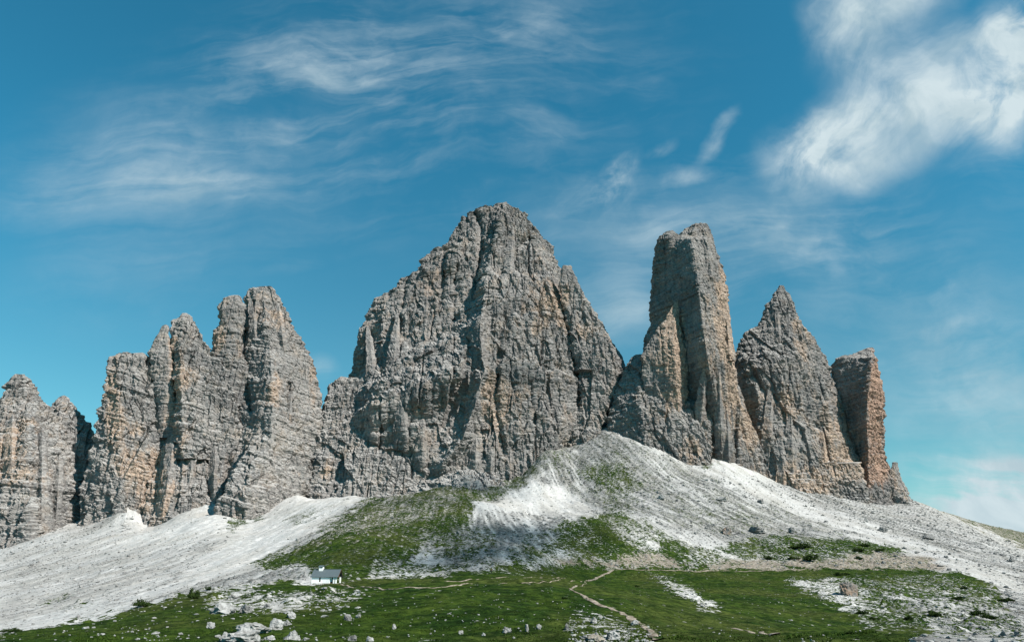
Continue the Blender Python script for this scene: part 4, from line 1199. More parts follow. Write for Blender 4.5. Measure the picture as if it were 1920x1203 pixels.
# ---- grass blades of the nearest meadow
gw = (GR > 0.6) * (YY < 150)
x_, y_ = pick(gw * (0.15 + (pn(XX / 4, YY / 6, 0, 99) > 0.0)), 16000)
n_ = len(x_)
z_ = height(x_, y_) - 0.03
hh = nrng.uniform(0.06, 0.15, n_) * (0.7 + 0.6 * (pn(x_ / 5, y_ / 5, 0, 97) > 0.1))
V = []
for k in range(3):
    an = nrng.uniform(0, 6.28, n_)
    wd_ = nrng.uniform(0.03, 0.08, n_)
    ox, oy = nrng.uniform(-.12, .12, n_), nrng.uniform(-.12, .12, n_)
    lx, ly = nrng.normal(0, .09, n_), nrng.normal(0, .09, n_)
    V.append(np.stack([np.stack([x_ + ox - np.cos(an) * wd_, y_ + oy - np.sin(an) * wd_, z_], -1),
                       np.stack([x_ + ox + np.cos(an) * wd_, y_ + oy + np.sin(an) * wd_, z_], -1),
                       np.stack([x_ + ox + lx, y_ + oy + ly, z_ + hh], -1)], 1))
V = np.concatenate(V).reshape(-1, 3)
tag(link_mesh('meadow_grass', V, np.arange(len(V)).reshape(-1, 3), GRASSM), 'short tufted grass of the near meadow', None, None, 'stuff')


# ------------------------------------------------------------------ footpaths
def ribbon(name, pts, width, label, mat=PATHM, lift=0.10, y0=45.0):
    P = [hit(u, v, y0) for u, v in pts]
    P = np.array(P)[:, :2]
    d = np.concatenate([[0], np.cumsum(np.hypot(*np.diff(P, axis=0).T))])
    n = max(12, int(d[-1] / 0.9))
    s = np.linspace(0, d[-1], n)
    cx, cy = np.interp(s, d, P[:, 0]), np.interp(s, d, P[:, 1])
    kk = np.ones(9) / 9
    if n > 30:
        pad = lambda q: np.convolve(np.pad(q, 4, 'edge'), kk, 'valid')
        cx, cy = pad(cx), pad(cy)
    tx, ty = np.gradient(cx), np.gradient(cy)
    L = np.hypot(tx, ty) + 1e-9
    nx, ny = -ty / L, tx / L
    w = np.interp(s, np.linspace(0, d[-1], len(np.atleast_1d(width))), np.atleast_1d(width))
    m = 7
    V = []
    for j in range(m):
        t = j / (m - 1) - 0.5
        edge = 1 + (0.8 * fbm(s / 2.2, np.full(n, j * 3.3), 0, 101, 4) if j in (0, m - 1) else 0.35 * fbm(s / 4, np.full(n, j * 0.4), 0, 102, 2))
        X, Y = cx + nx * t * w * edge, cy + ny * t * w * edge
        V.append(np.stack([X, Y, height(X, Y) + lift * (0.25 if j in (0, m - 1) else 1) + 0.02], -1))
    V = np.stack(V, 1)
    ii = np.arange(n * m).reshape(n, m)
    q = np.stack([ii[:-1, :-1], ii[:-1, 1:], ii[1:, 1:], ii[1:, :-1]], -1).reshape(-1, 4)
    return tag(link_mesh(name, V.reshape(-1, 3), q, mat), label, None, None, 'structure')


ribbon('path', [(1153, 1066), (1220, 1068), (1300, 1071), (1400, 1071), (1500, 1068), (1600, 1064), (1680, 1065), (1740, 1064), (1785, 1066)], [1.5, 1.5, 1.2, .6], 'level footpath crossing the slope below the scree', y0=300)
ribbon('path', [(1152, 1067), (1135, 1075), (1118, 1083), (1100, 1089)], 1.6, 'pale footpath dropping from the level trail to the meadow', y0=240)
ribbon('path', [(1100, 1092), (1080, 1099), (1068, 1106), (1090, 1113), (1105, 1124), (1125, 1136), (1150, 1141), (1170, 1150), (1185, 1160), (1205, 1172), (1222, 1186), (1236, 1202)], [0.2, 0.2, 0.5, 0.9, 0.35, 1.0, 1.4, 0.5, 1.2], 'worn stony footpath climbing the near meadow')
ribbon('path', [(1365, 1176), (1400, 1182), (1430, 1187), (1456, 1191)], 0.9, 'narrow footpath in the grass at the lower right')
ribbon('path', [(640, 1094), (680, 1100), (720, 1106), (790, 1104), (860, 1098), (940, 1093), (1020, 1090), (1098, 1090)], [.8, .6, .4, .5, .4, .6], 'faint footpath leading away from the chapel')
ribbon('path', [(830, 1090), (880, 1086), (930, 1083), (1000, 1081), (1060, 1083)], .8, 'thin pale footpath along the foot of the moraine', y0=200)

# ------------------------------------------------------------------ boulders


def stone_mesh(seed, name='stone', sub=3, cuts=14, lump=0.0):
    r = random.Random(seed)
    bm = bmesh.new()
    bmesh.ops.create_icosphere(bm, subdivisions=sub, radius=1.0)
    planes = []
    for _ in range(cuts):
        n = Vector((r.gauss(0, 1), r.gauss(0, 1), r.gauss(0, .8))).normalized()
        planes.append((n, r.uniform(0.5, 0.86)))
    P = np.array([v.co[:] for v in bm.verts])
    for n, d in planes:
        ex = np.maximum(0, P @ np.array(n) - d)
        P = P - ex[:, None] * np.array(n) * 0.96
    nz = fbm(P[:, 0] * 1.7, P[:, 1] * 1.7, P[:, 2] * 2.6 + seed, 111, 4, 0.55)
    nz = nz - 0.6 * np.exp(-(np.abs(pn(P[:, 0] * 1.6, P[:, 1] * 1.6, P[:, 2] * 2.2 + seed, 113)) / 0.07) ** 2) - 0.6 * np.exp(-(np.abs(pn(P[:, 0] * 3.4, P[:, 1] * 3.4, P[:, 2] * 4.0 + seed, 114)) / 0.08) ** 2)
    P *= (1 + 0.17 * nz + lump * np.maximum(0, pn(P[:, 0] * 2.5, P[:, 1] * 2.5, P[:, 2] * 2.5 + seed, 112)))[:, None]
    P[:, 2] = np.where(P[:, 2] < -0.45, -0.45 + (P[:, 2] + 0.45) * 0.2, P[:, 2])
    P[:, 2] += 0.3
    for v, p in zip(bm.verts, P):
        v.co = p
    me = bpy.data.meshes.new(name)
    bm.to_mesh(me)
    bm.free()
    me.polygons.foreach_set('use_smooth', np.zeros(len(me.polygons), bool))
    return me


STONES = {}


def stone_data(seed, mat, sub=3, lump=0.0):
    k = (seed, mat.name, sub, lump)
    if k not in STONES:
        me = stone_mesh(seed, 'stone', sub, lump=lump)
        me.materials.append(mat)
        STONES[k] = me
    return STONES[k]


def boulder(name, u, v, wpx, hpx, label, mat=STONE, seed=0, group=None, cat='boulder', y0=45.0, rz=None, lump=0.3, deep=1.0):
    """wpx, hpx: size in the photograph's pixels; its foot stands at (u, v)"""
    x, y, z = hit(u, v, y0)
    k = y / F * 1.04
    o = bpy.data.objects.new(name, stone_data(seed, mat, 4, lump))
    COL.objects.link(o)
    wpx, hpx = wpx * 0.88, hpx * 0.88
    rx = wpx * k / 2
    o.location = (x, y, float(height(x, y)) - 0.10 * hpx * k)
    o.scale = (rx, rx * deep, hpx * k / 1.15)
    o.rotation_euler = (0, 0, rng.uniform(-.3, .3) if rz is None else rz)
    return tag(o, label, cat, group)


boulder('boulder', 1590, 1115, 42, 25, 'big rust stained boulder among white gravel streaks in the lower right meadow', STONE_BROWN, 3, lump=.2)
boulder('boulder', 1897, 1053, 12, 12, 'dark upright boulder alone on the scree near the right edge', STONE_GREY, 4)
boulder('boulder', 1427, 943, 16, 10, 'grey boulder at the head of the long gravel streak on the right scree', STONE_GREY, 5, y0=400)
boulder('boulder', 1352, 938, 34, 8, 'flat bright white slab on the scree below the slim tower', STONE, 6, y0=400)
boulder('boulder', 1362, 1000, 26, 12, 'brownish block at the lower edge of the scree above the turf terrace', STONE_BROWN, 7, y0=400)
boulder('boulder', 1418, 998, 34, 13, 'long dark ledge of rock at the lower edge of the scree', STONE_GREY, 8, y0=400)
boulder('boulder', 1330, 990, 18, 11, 'grey rounded boulder left of the brownish block on the scree edge', STONE_GREY, 9, y0=400)
boulder('boulder', 1485, 998, 16, 10, 'grey boulder right of the long dark ledge, on the edge of the turf terrace', STONE_GREY, 10, y0=400)
boulder('boulder', 1655, 995, 24, 8, 'broad low grey boulder in the middle of the right scree', STONE_GREY, 11, y0=500)
boulder('boulder', 1742, 1010, 30, 8, 'long slanting slab on the right scree above the terrace end', STONE_GREY, 12, y0=500)
boulder('boulder', 1240, 935, 20, 9, 'pale block beside the green patch on the upper scree', STONE, 13, y0=500)
boulder('boulder', 860, 1000, 12, 7, 'small dark boulder on the shaded gravel beside the green knoll', STONE_GREY, 14, y0=300)
boulder('boulder', 1885, 1200, 14, 16, 'dark pointed boulder at the bottom right corner', STONE_GREY, 15, y0=120)
boulder('boulder', 1907, 1190, 12, 9, 'small dark boulder beside the pointed one at the bottom right corner', STONE_GREY, 16, y0=120)
boulder('rock_outcrop', 446, 1203, 70, 26, 'large jagged white outcrop cut by the bottom edge, lower part', STONE, 21, cat='rock', lump=.6)
boulder('rock_outcrop', 474, 1184, 56, 22, 'large jagged white outcrop lower left, upper part leaning on the lower', STONE, 22, cat='rock', lump=.6)
boulder('rock_outcrop', 424, 1203, 36, 16, 'low white block at the left foot of the large jagged outcrop', STONE, 23, cat='rock', lump=.5)
boulder('boulder', 515, 1179, 34, 17, 'wedge shaped pale boulder right of the jagged outcrop', STONE, 24)
boulder('boulder', 547, 1198, 34, 18, 'rounded white boulder near the bottom edge below the chapel', STONE, 25)
boulder('boulder', 573, 1199, 14, 6, 'small flat stone right of the rounded white boulder', STONE, 26)
boulder('boulder', 504, 1198, 24, 7, 'low row of pale stone between outcrop and rounded boulder', STONE, 27)
boulder('boulder', 395, 1177, 18, 11, 'small pale boulder in the grass left of the jagged outcrop', STONE, 28)
boulder('rock_outcrop', 415, 1149, 54, 18, 'long pale ledge outcrop in the meadow left of the upright grey block', STONE, 29, cat='rock', lump=.6)
boulder('boulder', 459, 1147, 26, 19, 'upright grey block on the pale ledges left of the chapel', STONE_GREY, 30)
boulder('boulder', 470, 1144, 12, 11, 'white stone leaning on the upright grey block', STONE, 31)
boulder('boulder', 547, 1156, 24, 9, 'white boulder in the meadow straight below the left chapel wall', STONE, 32)
boulder('boulder', 540, 1171, 18, 9, 'small grey boulder just right of the wedge shaped one', STONE, 33)
boulder('boulder', 500, 1138, 16, 8, 'small grey boulder among the ledges below the chapel', STONE_GREY, 34)
boulder('boulder', 436, 1122, 26, 11, 'pale lump of rock at the top of the ledges left of the chapel', STONE, 35)
boulder('boulder', 652, 1162, 18, 12, 'grey pointed boulder alone in the grass below the chapel', STONE_GREY, 36)
boulder('boulder', 672, 1157, 14, 6, 'small pale stone beside the grey pointed boulder', STONE, 37)
boulder('boulder', 694, 1200, 18, 8, 'flat pale boulder on the bottom edge left of the middle', STONE, 38)
boulder('boulder', 662, 1200, 20, 9, 'dark low boulder on the bottom edge below the chapel', STONE_GREY, 39)
boulder('boulder', 864, 1188, 11, 9, 'bright upright stone in the grass near the bottom middle', STONE, 40)
boulder('boulder', 738, 1179, 9, 9, 'bright little stone in the grass right of the grey pointed boulder', STONE, 41)
boulder('boulder', 907, 1191, 10, 5, 'flat stone right of the bright upright stone', STONE, 42)
boulder('boulder', 988, 1183, 9, 13, 'narrow upright pale stone near the bottom middle', STONE, 43)
boulder('boulder', 950, 1184, 22, 8, 'low pale stones left of the narrow upright one', STONE, 44)
boulder('boulder', 1010, 1178, 12, 8, 'pale stone right of the narrow upright one', STONE, 45)
boulder('boulder', 1063, 1179, 14, 10, 'grey boulder beside a dark hollow left of the worn path', STONE_GREY, 46)
boulder('boulder', 1113, 1167, 16, 9, 'square pale boulder left of the worn path', STONE, 47)
boulder('boulder', 1152, 1196, 34, 15, 'large broken rock slab at the bottom beside the worn path', STONE, 48, lump=.5)
boulder('boulder', 1115, 1200, 40, 11, 'flat tan slab at the bottom left of the worn path', DIRT, 49)
boulder('boulder', 1190, 1170, 18, 8, 'pale block lying on the worn path', STONE, 50)
boulder('boulder', 672, 1086, 8, 5, 'small white stone just right of the chapel porch', STONE, 51, y0=200)

# smaller stones one could still count, by the ground they lie on
kinds = [
    ('rock', 80, lambda: (PU > 360) & (PU < 700) & (PV > 1100) & (PV < 1165) & (YY < 260), (0.4, 1.3), 'pale weathered stone on the bare ledges left of and below the chapel', 'stones on the ledges by the chapel', STONE),
    ('rock', 40, lambda: (PU > 60) & (PU < 420) & (PV > 1125) & (PV < 1200) & (YY < 220) & (GR > .6), (0.3, 0.9), 'small white stone lying in the grass of the lower left meadow', 'stones in the lower left meadow', STONE),
    ('rock', 18, lambda: (PU > 640) & (PU < 1240) & (PV > 1120) & (PV < 1203) & (YY < 160), (0.18, 0.6), 'small white stone in the dark grass of the near middle meadow', 'stones in the near middle meadow', STONE),
    ('rock', 40, lambda: (PU > 1240) & (PU < 1760) & (PV > 1075) & (PV < 1180) & (YY > 150), (0.5, 1.6), 'pale stone on the streaked turf below the level trail', 'stones below the level trail', STONE),
    ('rock', 50, lambda: (PU > 1330) & (PU < 1720) & (PV > 1003) & (PV < 1048), (0.8, 2.4), 'pale stone on the turf terrace above the level trail', 'stones on the turf terrace', STONE),
]
for nm, n, cond, (s0, s1), lab, grp, mt in kinds:
    x_, y_ = pick(cond().astype(float) * (0.05 + np.clip(blot + 0.1, 0, 1) ** 2), n)
    for x, y in zip(x_, y_):
        s = s0 * (s1 / s0) ** (rng.random() ** 1.8)
        o = bpy.data.objects.new(nm, stone_data(200 + rng.randrange(9), mt, 2))
        COL.objects.link(o)
        o.location = (x, y, float(height(x, y)) - 0.1 * s)
        o.scale = (s * rng.uniform(.5, .9), s * rng.uniform(.4, .6), s * rng.uniform(.2, .4))
        o.rotation_euler = (0, 0, rng.uniform(0, 6.28))
        tag(o, lab, 'stone', grp)
for n, (ua, ub, va, vb), lab, grp in ((36, (1150, 1420, 900, 1010), 'grey boulder on the scree between the green patch and the slim tower', 'boulders on the middle scree'),
                                     (44, (1500, 1915, 955, 1120), 'grey boulder on the wide right hand scree', 'boulders on the wide scree'),
                                     (16, (820, 1060, 960, 1050), 'grey boulder in the shaded gravel hollow', 'boulders in the hollow')):
    x_, y_ = pick(((PU > ua) & (PU < ub) & (PV > va) & (PV < vb) & (GR < 0.4)).astype(float), n)
    for x, y in zip(x_, y_):
        s = rng.uniform(1.6, 4.2) * (0.6 + 0.4 * y / 700)
        o = bpy.data.objects.new('boulder', stone_data(220 + rng.randrange(9), STONE_GREY, 3))
        COL.objects.link(o)
        o.location = (x, y, float(height(x, y)) - 0.1 * s)
        o.scale = (s * rng.uniform(.5, .8), s * rng.uniform(.4, .7), s * rng.uniform(.4, .6))
        o.rotation_euler = (0, 0, rng.uniform(0, 6.28))
        tag(o, lab, 'boulder', grp)


# ------------------------------------------------------------------ dwarf pines
def shrub_parts(seed):
    r = np.random.default_rng(seed)
    n = 1500
    # clumps of needles through a low dome
    cl = r.normal(0, 1, (26, 3)) * np.array([1.0, 0.75, 0.6])
    cl /= np.linalg.norm(cl, axis=1, keepdims=True)
    cl[:, 2] = np.abs(cl[:, 2])
    cl *= r.uniform(0.35, 1.25, (26, 1))
    cl[:, 2] *= r.uniform(0.45, 1.0, 26)
    c = cl[r.integers(0, 26, n)] + r.normal(0, 0.13, (n, 3))
    c[:, 2] = np.abs(c[:, 2]) * 0.85 + 0.05
    d1 = r.normal(0, 1, (n, 3))
    d1[:, 2] = np.abs(d1[:, 2]) + 0.4
    d1 /= np.linalg.norm(d1, axis=1, keepdims=True)
    d2 = np.cross(d1, r.normal(0, 1, (n, 3)))
    d2 /= np.linalg.norm(d2, axis=1, keepdims=True)
    l, w = r.uniform(.10, .2, (n, 1)), r.uniform(.03, .06, (n, 1))
    V = np.stack([c - d2 * w, c + d2 * w, c + d1 * l + d2 * w * .4, c + d1 * l - d2 * w * .4], 1).reshape(-1, 3)
    return V, np.arange(n * 4).reshape(-1, 4)


def tube(V, Fc, p0, p1, r0, r1, k=6):
    p0, p1 = Vector(p0), Vector(p1)
    d = (p1 - p0).normalized()
    a = d.orthogonal().normalized()
    b = d.cross(a)
    i0 = len(V)
    for p, r in ((p0, r0), (p1, r1)):
        for j in range(k):
            t = j / k * 2 * math.pi
            V.append(tuple(p + (a * math.cos(t) + b * math.sin(t)) * r))
    for j in range(k):
        Fc.append((i0 + j, i0 + (j + 1) % k, i0 + k + (j + 1) % k, i0 + k + j))
    Fc.append(tuple(i0 + j for j in reversed(range(k))))
    Fc.append(tuple(i0 + k + j for j in range(k)))


protos = []
for sd in (1, 2, 3):
    root = empty('dwarf_pine', (0, 0, 0))
    V, Fq = shrub_parts(sd)
    link_mesh('foliage', V, Fq, LEAF, root)
    V, Fc = [], []
    rr = random.Random(sd)
    for k in range(7):
        an = k / 7 * 6.28 + rr.uniform(-.3, .3)
        tube(V, Fc, (0, 0, -0.15), (0.5 * math.cos(an), 0.5 * math.sin(an), rr.uniform(.25, .6)), 0.05, 0.02)
    link_mesh('branch', V, Fc, BARK, root)
    protos.append(root)
SHR = [(1499, 1027, 30, 9, 'wide flat dwarf pine at the left end of the turf terrace'), (1517, 1050, 28, 11, 'wide dark dwarf pine with a pale stone behind, above the earth bank'),
       (1619, 1024, 16, 6, 'upper of three small dwarf pines on the right part of the terrace'), (1611, 1033, 18, 7, 'middle dwarf pine of three on the right part of the terrace'),
       (1648, 1033, 18, 5, 'flat dwarf pine furthest right on the turf terrace'), (1487, 1048, 14, 6, 'small round dwarf pine left of the wide dark one'),
       (1612, 1048, 14, 6, 'small dwarf pine right at the top of the earth bank'), (1442, 1048, 16, 7, 'dwarf pine above the left end of the earth bank'),
       (1578, 1078, 20, 7, 'flat dwarf pine just above the big rust stained boulder'), (1605, 1115, 9, 7, 'little dwarf pine touching the big rust stained boulder'),
       (1616, 1151, 18, 8, 'dwarf pine on the grass below the rust stained boulder'), (1638, 1161, 14, 6, 'small dwarf pine lower right of the one below the boulder'),
       (1702, 1161, 15, 8, 'dwarf pine at the lower end of the central gravel streak'), (1755, 1156, 22, 10, 'large dwarf pine beside the broad white gravel in the lower right'),
       (1833, 1152, 22, 10, 'bushy dwarf pine, left of the pair on the lower right slope'), (1856, 1160, 18, 11, 'rounder dwarf pine, right of the pair on the lower right slope'),
       (1796, 1124, 16, 7, 'dwarf pine between two gravel streaks on the lower right slope'), (1888, 1127, 18, 8, 'dwarf pine against the scree close to the right edge'),
       (1807, 1104, 11, 6, 'small dwarf pine highest on the lower right slope'), (1593, 1187, 16, 5, 'flat dwarf pine just behind the near grass brow'),
       (363, 1121, 18, 20, 'tall dark dwarf pine on the meadow edge against the left scree'), (270, 1136, 28, 12, 'low dark dwarf pine thicket on the scree foot at left'),
       (392, 1106, 12, 7, 'small dwarf pine just right of the tall dark one'), (20, 1184, 24, 8, 'low dwarf pine at the bottom of the left scree'),
       (1195, 1100, 7, 4, 'tiny dark dwarf pine in the open meadow right of the trail fork'), (1060, 1122, 12, 4, 'dark tuft of dwarf pine in the near meadow left of the worn path')]
for i, (u, v, wpx, hpx, lab) in enumerate(SHR):
    o = copy_tree(protos[i % 3]) if i >= 3 else protos[i]
    x, y, z = hit(u, v, 45 if v > 1120 else 120)
    k = y / F
    o.location = (x, y, float(height(x, y)))
    o.scale = (wpx * k / 1.9, wpx * k / 1.9, hpx * k / 0.95)
    o.rotation_euler = (0, 0, rng.uniform(0, 6.28))
    tag(o, lab, 'shrub', 'dwarf pines on the slopes')

# ------------------------------------------------------------------ the chapel
WHITE = make_plain('white_plaster', (1.30, 1.29, 1.25), (1.50, 1.49, 1.46), 1.2)
PLINTH = make_plain('stone_plinth', (0.36, 0.33, 0.28), (0.52, 0.48, 0.42), 2.0)
ROOFM, nt, bs = new_mat('weathered_sheet_roof')
g_ = nd(nt, 'ShaderNodeNewGeometry')
sock(nt, mix_n(nt, noise_n(nt, g_.outputs['Position'], 1.5, 5), dk((0.10, 0.135, 0.15)), dk((0.17, 0.205, 0.215))), bs.inputs['Base Color'])
bs.inputs['Roughness'].default_value = 0.55
bs.inputs['Specular IOR Level'].default_value = 0.4
DARKM = make_plain('dark_interior', (0.015, 0.015, 0.016), (0.03, 0.03, 0.03))
WOOD = make_plain('brown_timber', (0.13, 0.065, 0.04), (0.22, 0.12, 0.075), 4.0)


def boxes(name, parent, mat, bl, T):
    """bl: boxes (x0,x1,y0,y1,z0,z1) in the building's own frame; T places them"""
    V, Fc = [], []
    for (x0, x1, y0, y1, z0, z1) in bl:
        i = len(V)
        V += [T @ Vector(p) for p in ((x0, y0, z0), (x1, y0, z0), (x1, y1, z0), (x0, y1, z0), (x0, y0, z1), (x1, y0, z1), (x1, y1, z1), (x0, y1, z1))]
        Fc += [tuple(i + j for j in f) for f in ((0, 3, 2, 1), (4, 5, 6, 7), (0, 1, 5, 4), (1, 2, 6, 5), (2, 3, 7, 6), (3, 0, 4, 7))]
    return link_mesh(name, [tuple(v) for v in V], Fc, mat, parent)


def prism(name, parent, mat, prof, x0, x1, T):
    """profile (y,z) swept along x"""
    n = len(prof)
    V = [tuple(T @ Vector((x, y, z))) for x in (x0, x1) for y, z in prof]
    Fc = [tuple(range(n))[::-1], tuple(range(n, 2 * n))] + [(j, (j + 1) % n, n + (j + 1) % n, n + j) for j in range(n)]
    return link_mesh(name, V, Fc, mat, parent)


chx, chy, chz = hit(607, 1093.5, 150)
zs = [float(height(chx + i, chy + j)) for i in (-6, 0, 6) for j in (0, 3, 6)]
chz = float(height(chx, chy))
chapel = tag(empty('chapel', (chx, chy, chz)), 'small white chapel with grey roof, bell turret and porch at the meadow edge', 'chapel')
T = Matrix.Translation((chx, chy, chz)) @ Matrix.Rotation(math.radians(-7), 4, 'Z')
HL, WD, EV, RG = 4.3, 4.4, 2.25, 4.4           # half length, width, eave and ridge heights
XN = 1.9                                       # the nave ends here, the porch begins
boxes('plinth', chapel, PLINTH, [(-HL - .06, HL + .1, -.06, WD + .06, -1.6, .12)], T)
# nave: long walls with a real slot for the window, and gables
wx0, wx1, wz0, wz1 = -1.75, -1.2, .55, 1.95
nw = boxes('wall', chapel, WHITE, [(-HL, wx0, 0, .4, .12, EV), (wx1, XN, 0, .4, .12, EV), (wx0, wx1, 0, .4, .12, wz0), (wx0, wx1, 0, .4, wz1, EV),
                                   (-HL, XN, WD - .4, WD, .12, EV), (-HL, -HL + .4, .4, WD - .4, .12, EV), (XN - .4, XN, .4, 2.1, .12, EV), (XN - .4, XN, 3.3, WD - .4, .12, EV), (XN - .4, XN, 2.1, 3.3, 2.05, EV)], T)
prism('gable', chapel, WHITE, [(0.02, EV), (WD - .02, EV), (WD / 2, RG - .2)], -HL, -HL + .35, T)
prism('gable', chapel, WOOD, [(0.25, EV - .1), (WD - .25, EV - .1), (WD / 2, RG - .32)], HL - .55, HL - .4, T)
wn_ = boxes('window', chapel, DARKM, [(wx0, wx1, .22, .26, wz0, wz1)], T)
wf_ = boxes('window_frame', chapel, WOOD, [(wx0, wx0 + .06, .16, .22, wz0, wz1), (wx1 - .06, wx1, .16, .22, wz0, wz1), (wx0 + .06, wx1 - .06, .16, .22, wz1 - .06, wz1), (wx0 + .06, wx1 - .06, .16, .22, wz0, wz0 + .06), (-1.5, -1.45, .16, .22, wz0 + .06, wz1 - .06)], T)
wf_.parent = wn_
door = boxes('door', chapel, DARKM, [(XN - .25, XN - .2, 2.1, 3.3, .12, 2.05)], T)
boxes('door_handle', chapel, PLINTH, [(XN - .2, XN - .12, 3.1, 3.16, 1.05, 1.2)], T).parent = door
for (px0, py0) in ((HL - .5, .02), (HL - .5, WD - .42), (XN + 1.15, .02)):
    boxes('porch_post', chapel, WHITE, [(px0, px0 + .42, py0, py0 + .4, .12, EV)], T)
boxes('porch_beam', chapel, WOOD, [(XN, HL, .05, .35, EV, EV + .22), (XN, HL, WD - .35, WD - .05, EV, EV + .22)], T)
ov, th = .32, .16
sl_ = (RG - EV) / (WD / 2)
for sgn, ya, yb in ((1, -ov, WD / 2), (-1, WD + ov, WD / 2)):
    prof = [(ya, EV - ov * sl_ + .02), (yb, RG), (yb, RG + th), (ya, EV - ov * sl_ + th + .02)]
    prism('roof', chapel, ROOFM, prof if sgn > 0 else prof[::-1], -HL - .35, HL + .5, T)
boxes('ridge_cap', chapel, ROOFM, [(-HL - .36, HL + .51, WD / 2 - .14, WD / 2 + .14, RG + th - .05, RG + th + .05)], T)
for xa in (HL + .5,):
    prism('barge_board', chapel, WOOD, [(-ov, EV - ov * sl_ - .12), (WD / 2, RG - .14), (WD / 2, RG + .02), (-ov, EV - ov * sl_ + .02)], xa, xa + .06, T)
    prism('barge_board', chapel, WOOD, [(WD + ov, EV - ov * sl_ + .02), (WD / 2, RG + .02), (WD / 2, RG - .14), (WD + ov, EV - ov * sl_ - .12)], xa, xa + .06, T)
tx0, tx1, ty0, ty1 = -2.7, -1.4, WD / 2 - .6, WD / 2 + .6
tur = boxes('bell_turret', chapel, WHITE, [(tx0, tx0 + .32, ty0, ty1, RG - .6, RG + .8), (tx1 - .32, tx1, ty0, ty1, RG - .6, RG + .8), (tx0 + .32, tx1 - .32, ty0, ty1, RG - .6, RG + .55)], T)
prism('turret_roof', chapel, ROOFM, [(ty0 - .2, RG + .8), (WD / 2, RG + 1.25), (ty1 + .2, RG + .8), (ty1 + .2, RG + .92), (WD / 2, RG + 1.4), (ty0 - .2, RG + .92)], tx0 - .2, tx1 + .2, T).parent = tur
V, Fc = [], []
for k in range(5):
    z0, z1 = RG + .56 + k * .045, RG + .56 + (k + 1) * .045
    r0, r1 = (.26, .2, .17, .15, .10, .03)[k], (.26, .2, .17, .15, .10, .03)[k + 1]
    tube(V, Fc, ((tx0 + tx1) / 2, WD / 2, z0), ((tx0 + tx1) / 2, WD / 2, z1), r0, r1, 10)
link_mesh('bell', [tuple(T @ Vector(p)) for p in V], Fc, BARK, chapel)
boxes('bench', chapel, WOOD, [(XN + .1, XN + .5, .5, 1.9, .45, .52), (XN + .1, XN + .5, .55, .65, .12, .45), (XN + .1, XN + .5, 1.75, 1.85, .12, .45)], T)


# ------------------------------------------------------------------ hikers
def fabric(name, c):
    return make_plain(name, tuple(q * 0.75 for q in c), c, 12.0)


SKIN = make_plain('skin', (0.42, 0.26, 0.19), (0.50, 0.32, 0.24), 8.0)
HAIR = make_plain('hair', (0.03, 0.02, 0.015), (0.06, 0.04, 0.03), 8.0)
TROUSERS = fabric('dark_trousers', (0.035, 0.037, 0.045))


def skinned(name, pts, edges, radii, mat, parent, root=0):
    me = bpy.data.meshes.new(name)
    me.from_pydata(pts, edges, [])
    me.materials.append(mat)
    o = bpy.data.objects.new(name, me)
    COL.objects.link(o)
    o.parent = parent
    sk = o.modifiers.new('skin', 'SKIN')
    sk.use_smooth_shade = True
    for i, r in enumerate(radii):
        d = me.skin_vertices[0].data[i]
        d.radius = r if isinstance(r, tuple) else (r, r)
        d.use_root = (i == root)
    ss = o.modifiers.new('sub', 'SUBSURF')
    ss.levels = ss.render_levels = 1
    return o


def person(x, y, rz, jacket, label, stride=0.28, hat=False):
    p = tag(empty('person', (x, y, float(height(x, y))), rz), label, 'hiker', 'hikers on the trails')
    st = stride
    # walking along +x: pelvis, spine, neck, head, legs, arms (one vertex per joint)
    J = [(0, 0, .93), (0, 0, 1.15), (.03, 0, 1.36), (.05, 0, 1.50), (.07, 0, 1.62), (.08, 0, 1.72),
         (.02, .09, .90), (st * .75, .10, .52), (st, .10, .09), (st + .17, .11, .04),
         (.02, -.09, .90), (-st * .25, -.10, .50), (-st * 1.1, -.10, .12), (-st * 1.1 + .15, -.11, .04),
         (.03, .18, 1.40), (-.08, .23, 1.13), (.02, .24, .90), (.07, .24, .82),
         (.03, -.18, 1.40), (.10, -.23, 1.14), (.26, -.22, .98), (.33, -.21, .93)]
    E = [(0, 1), (1, 2), (2, 3), (3, 4), (4, 5), (0, 6), (6, 7), (7, 8), (8, 9), (0, 10), (10, 11), (11, 12), (12, 13), (2, 14), (14, 15), (15, 16), (16, 17), (2, 18), (18, 19), (19, 20), (20, 21)]
    R = [(.14, .11), (.13, .10), (.15, .11), .055, (.085, .10), (.06, .075), .085, .06, .04, .035, .085, .06, .04, .035, .055, .042, .032, .03, .055, .042, .032, .03]
    skinned('body', J, E, R, SKIN, p)
    jr = [0, 1, 2, 14, 15, 16, 18, 19, 20]
    mp = {a: i for i, a in enumerate(jr)}
    skinned('jacket', [J[k] for k in jr], [(mp[a], mp[b]) for a, b in E if a in mp and b in mp], [(.16, .13), (.155, .125), (.17, .135), .075, .06, .045, .075, .06, .045], jacket, p)
    tr = [0, 6, 7, 8, 10, 11, 12]
    mp = {a: i for i, a in enumerate(tr)}
    skinned('trousers', [J[k] for k in tr], [(mp[a], mp[b]) for a, b in E if a in mp and b in mp], [(.155, .13), .10, .075, .055, .10, .075, .055], TROUSERS, p)
    skinned('hair', [(.02, 0, 1.66), (.04, 0, 1.72), (.07, 0, 1.75)], [(0, 1), (1, 2)], [.08, .09, .08], HAIR, p)
    return p


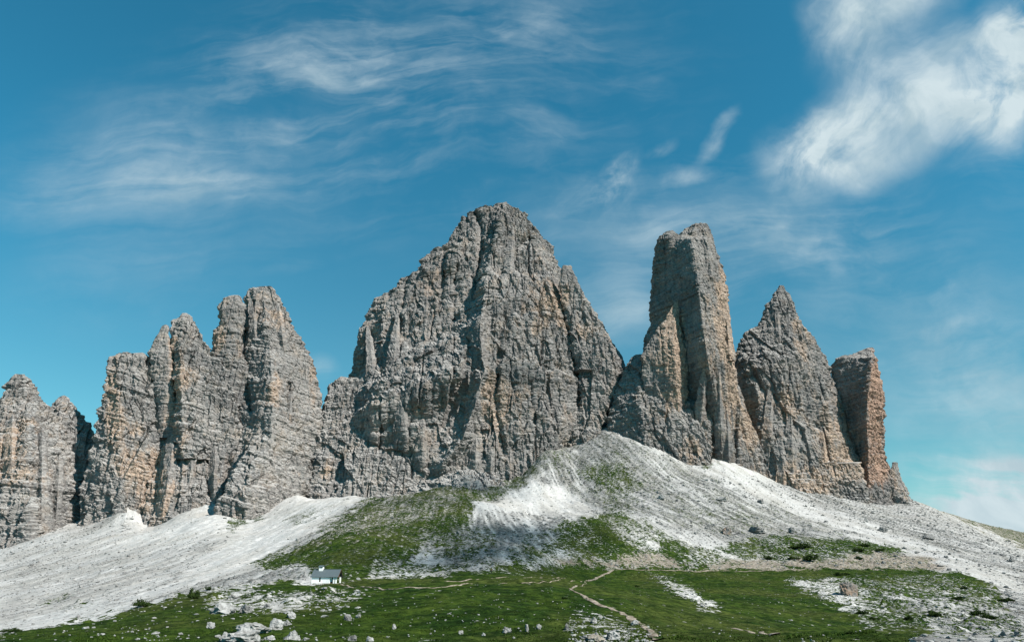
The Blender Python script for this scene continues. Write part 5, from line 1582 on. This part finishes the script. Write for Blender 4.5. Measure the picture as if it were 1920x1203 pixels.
RED, BLUE, BLACK, TAN = fabric('red_jacket', (0.32, 0.045, 0.035)), fabric('blue_jacket', (0.03, 0.05, 0.13)), fabric('black_jacket', (0.025, 0.025, 0.03)), fabric('orange_jacket', (0.40, 0.14, 0.07))
for (u, v, m, rz, lab) in ((1142, 1066.5, BLACK, 0.1, 'hiker in dark clothes at the bend of the pale path'), (1177, 1067, BLUE, 0.0, 'hiker in a dark blue jacket, leftmost on the level trail'),
                           (1187.5, 1067.5, RED, 0.0, 'hiker in a red jacket on the level trail, first of the red pair'), (1197, 1068, TAN, 3.1, 'hiker in an orange jacket on the level trail, behind the red jacket'),
                           (1234.5, 1069, BLACK, 3.1, 'hiker in black, first of the file of four on the level trail'), (1239.5, 1069.3, BLUE, 3.1, 'hiker in dark blue, second of the file of four on the level trail'),
                           (1244, 1069.5, BLACK, 3.1, 'hiker in black, third of the file of four on the level trail'), (1248.5, 1069.7, BLACK, 3.1, 'hiker in black, last of the file of four on the level trail'),
                           (921, 1074, RED, 0.2, 'hiker in red alone on the slope below the gravel moraine'), (1051, 1061, BLACK, 0.3, 'hiker in dark clothes on the tan gravel left of the trail bend')):
    x, y, z = hit(u, v, 280 if u > 1000 else 250)
    person(x, y, rz, m, lab, 0.2 + 0.1 * rng.random())

# ------------------------------------------------------------------ unseen cloud up towards the sun, its puffs placed to shade the hollow
CLOUD, nt, bs = new_mat('cloud_white')
g_ = nd(nt, 'ShaderNodeNewGeometry')
sock(nt, mix_n(nt, noise_n(nt, g_.outputs['Position'], 0.03, 5), (0.70, 0.71, 0.72), (0.82, 0.82, 0.82)), bs.inputs['Base Color'])
bs.inputs['Roughness'].default_value = 1.0
ctr = Vector((4, 500, 48)) + sun_vec * 8500
bm = bmesh.new()
crng = random.Random(4)
for k in range(42):
    tu_, tv_, su_, sv_ = ((950, 1000, 60, 24), (950, 1000, 60, 24), (850, 915, 40, 14), (800, 1050, 50, 10))[k % 4]
    hx, hy, hz = hit(crng.gauss(tu_, su_), crng.gauss(tv_, sv_), 280)
    q = Vector((hx - 4 + crng.gauss(0, 10), hy - 500 + crng.gauss(0, 14), hz - 48 + crng.gauss(0, 8)))
    r_ = crng.uniform(11, 20)
    m_ = Matrix.Translation(ctr + q) @ Matrix.Diagonal((r_, r_, r_ * 0.6, 1))
    bmesh.ops.create_icosphere(bm, subdivisions=4, radius=1.0, matrix=m_)
P = np.array([v.co[:] for v in bm.verts])
off = 7 * fbm(P[:, 0] / 18, P[:, 1] / 18, P[:, 2] / 18, 121, 4)
for v, o_ in zip(bm.verts, off):
    v.co += v.normal * float(o_)
me = bpy.data.meshes.new('cloud')
bm.to_mesh(me)
bm.free()
me.materials.append(CLOUD)
co = bpy.data.objects.new('cloud', me)
COL.objects.link(co)
tag(co, 'white cloud high out of view towards the sun, shaped to shade the gravel hollow', None, None, 'stuff')
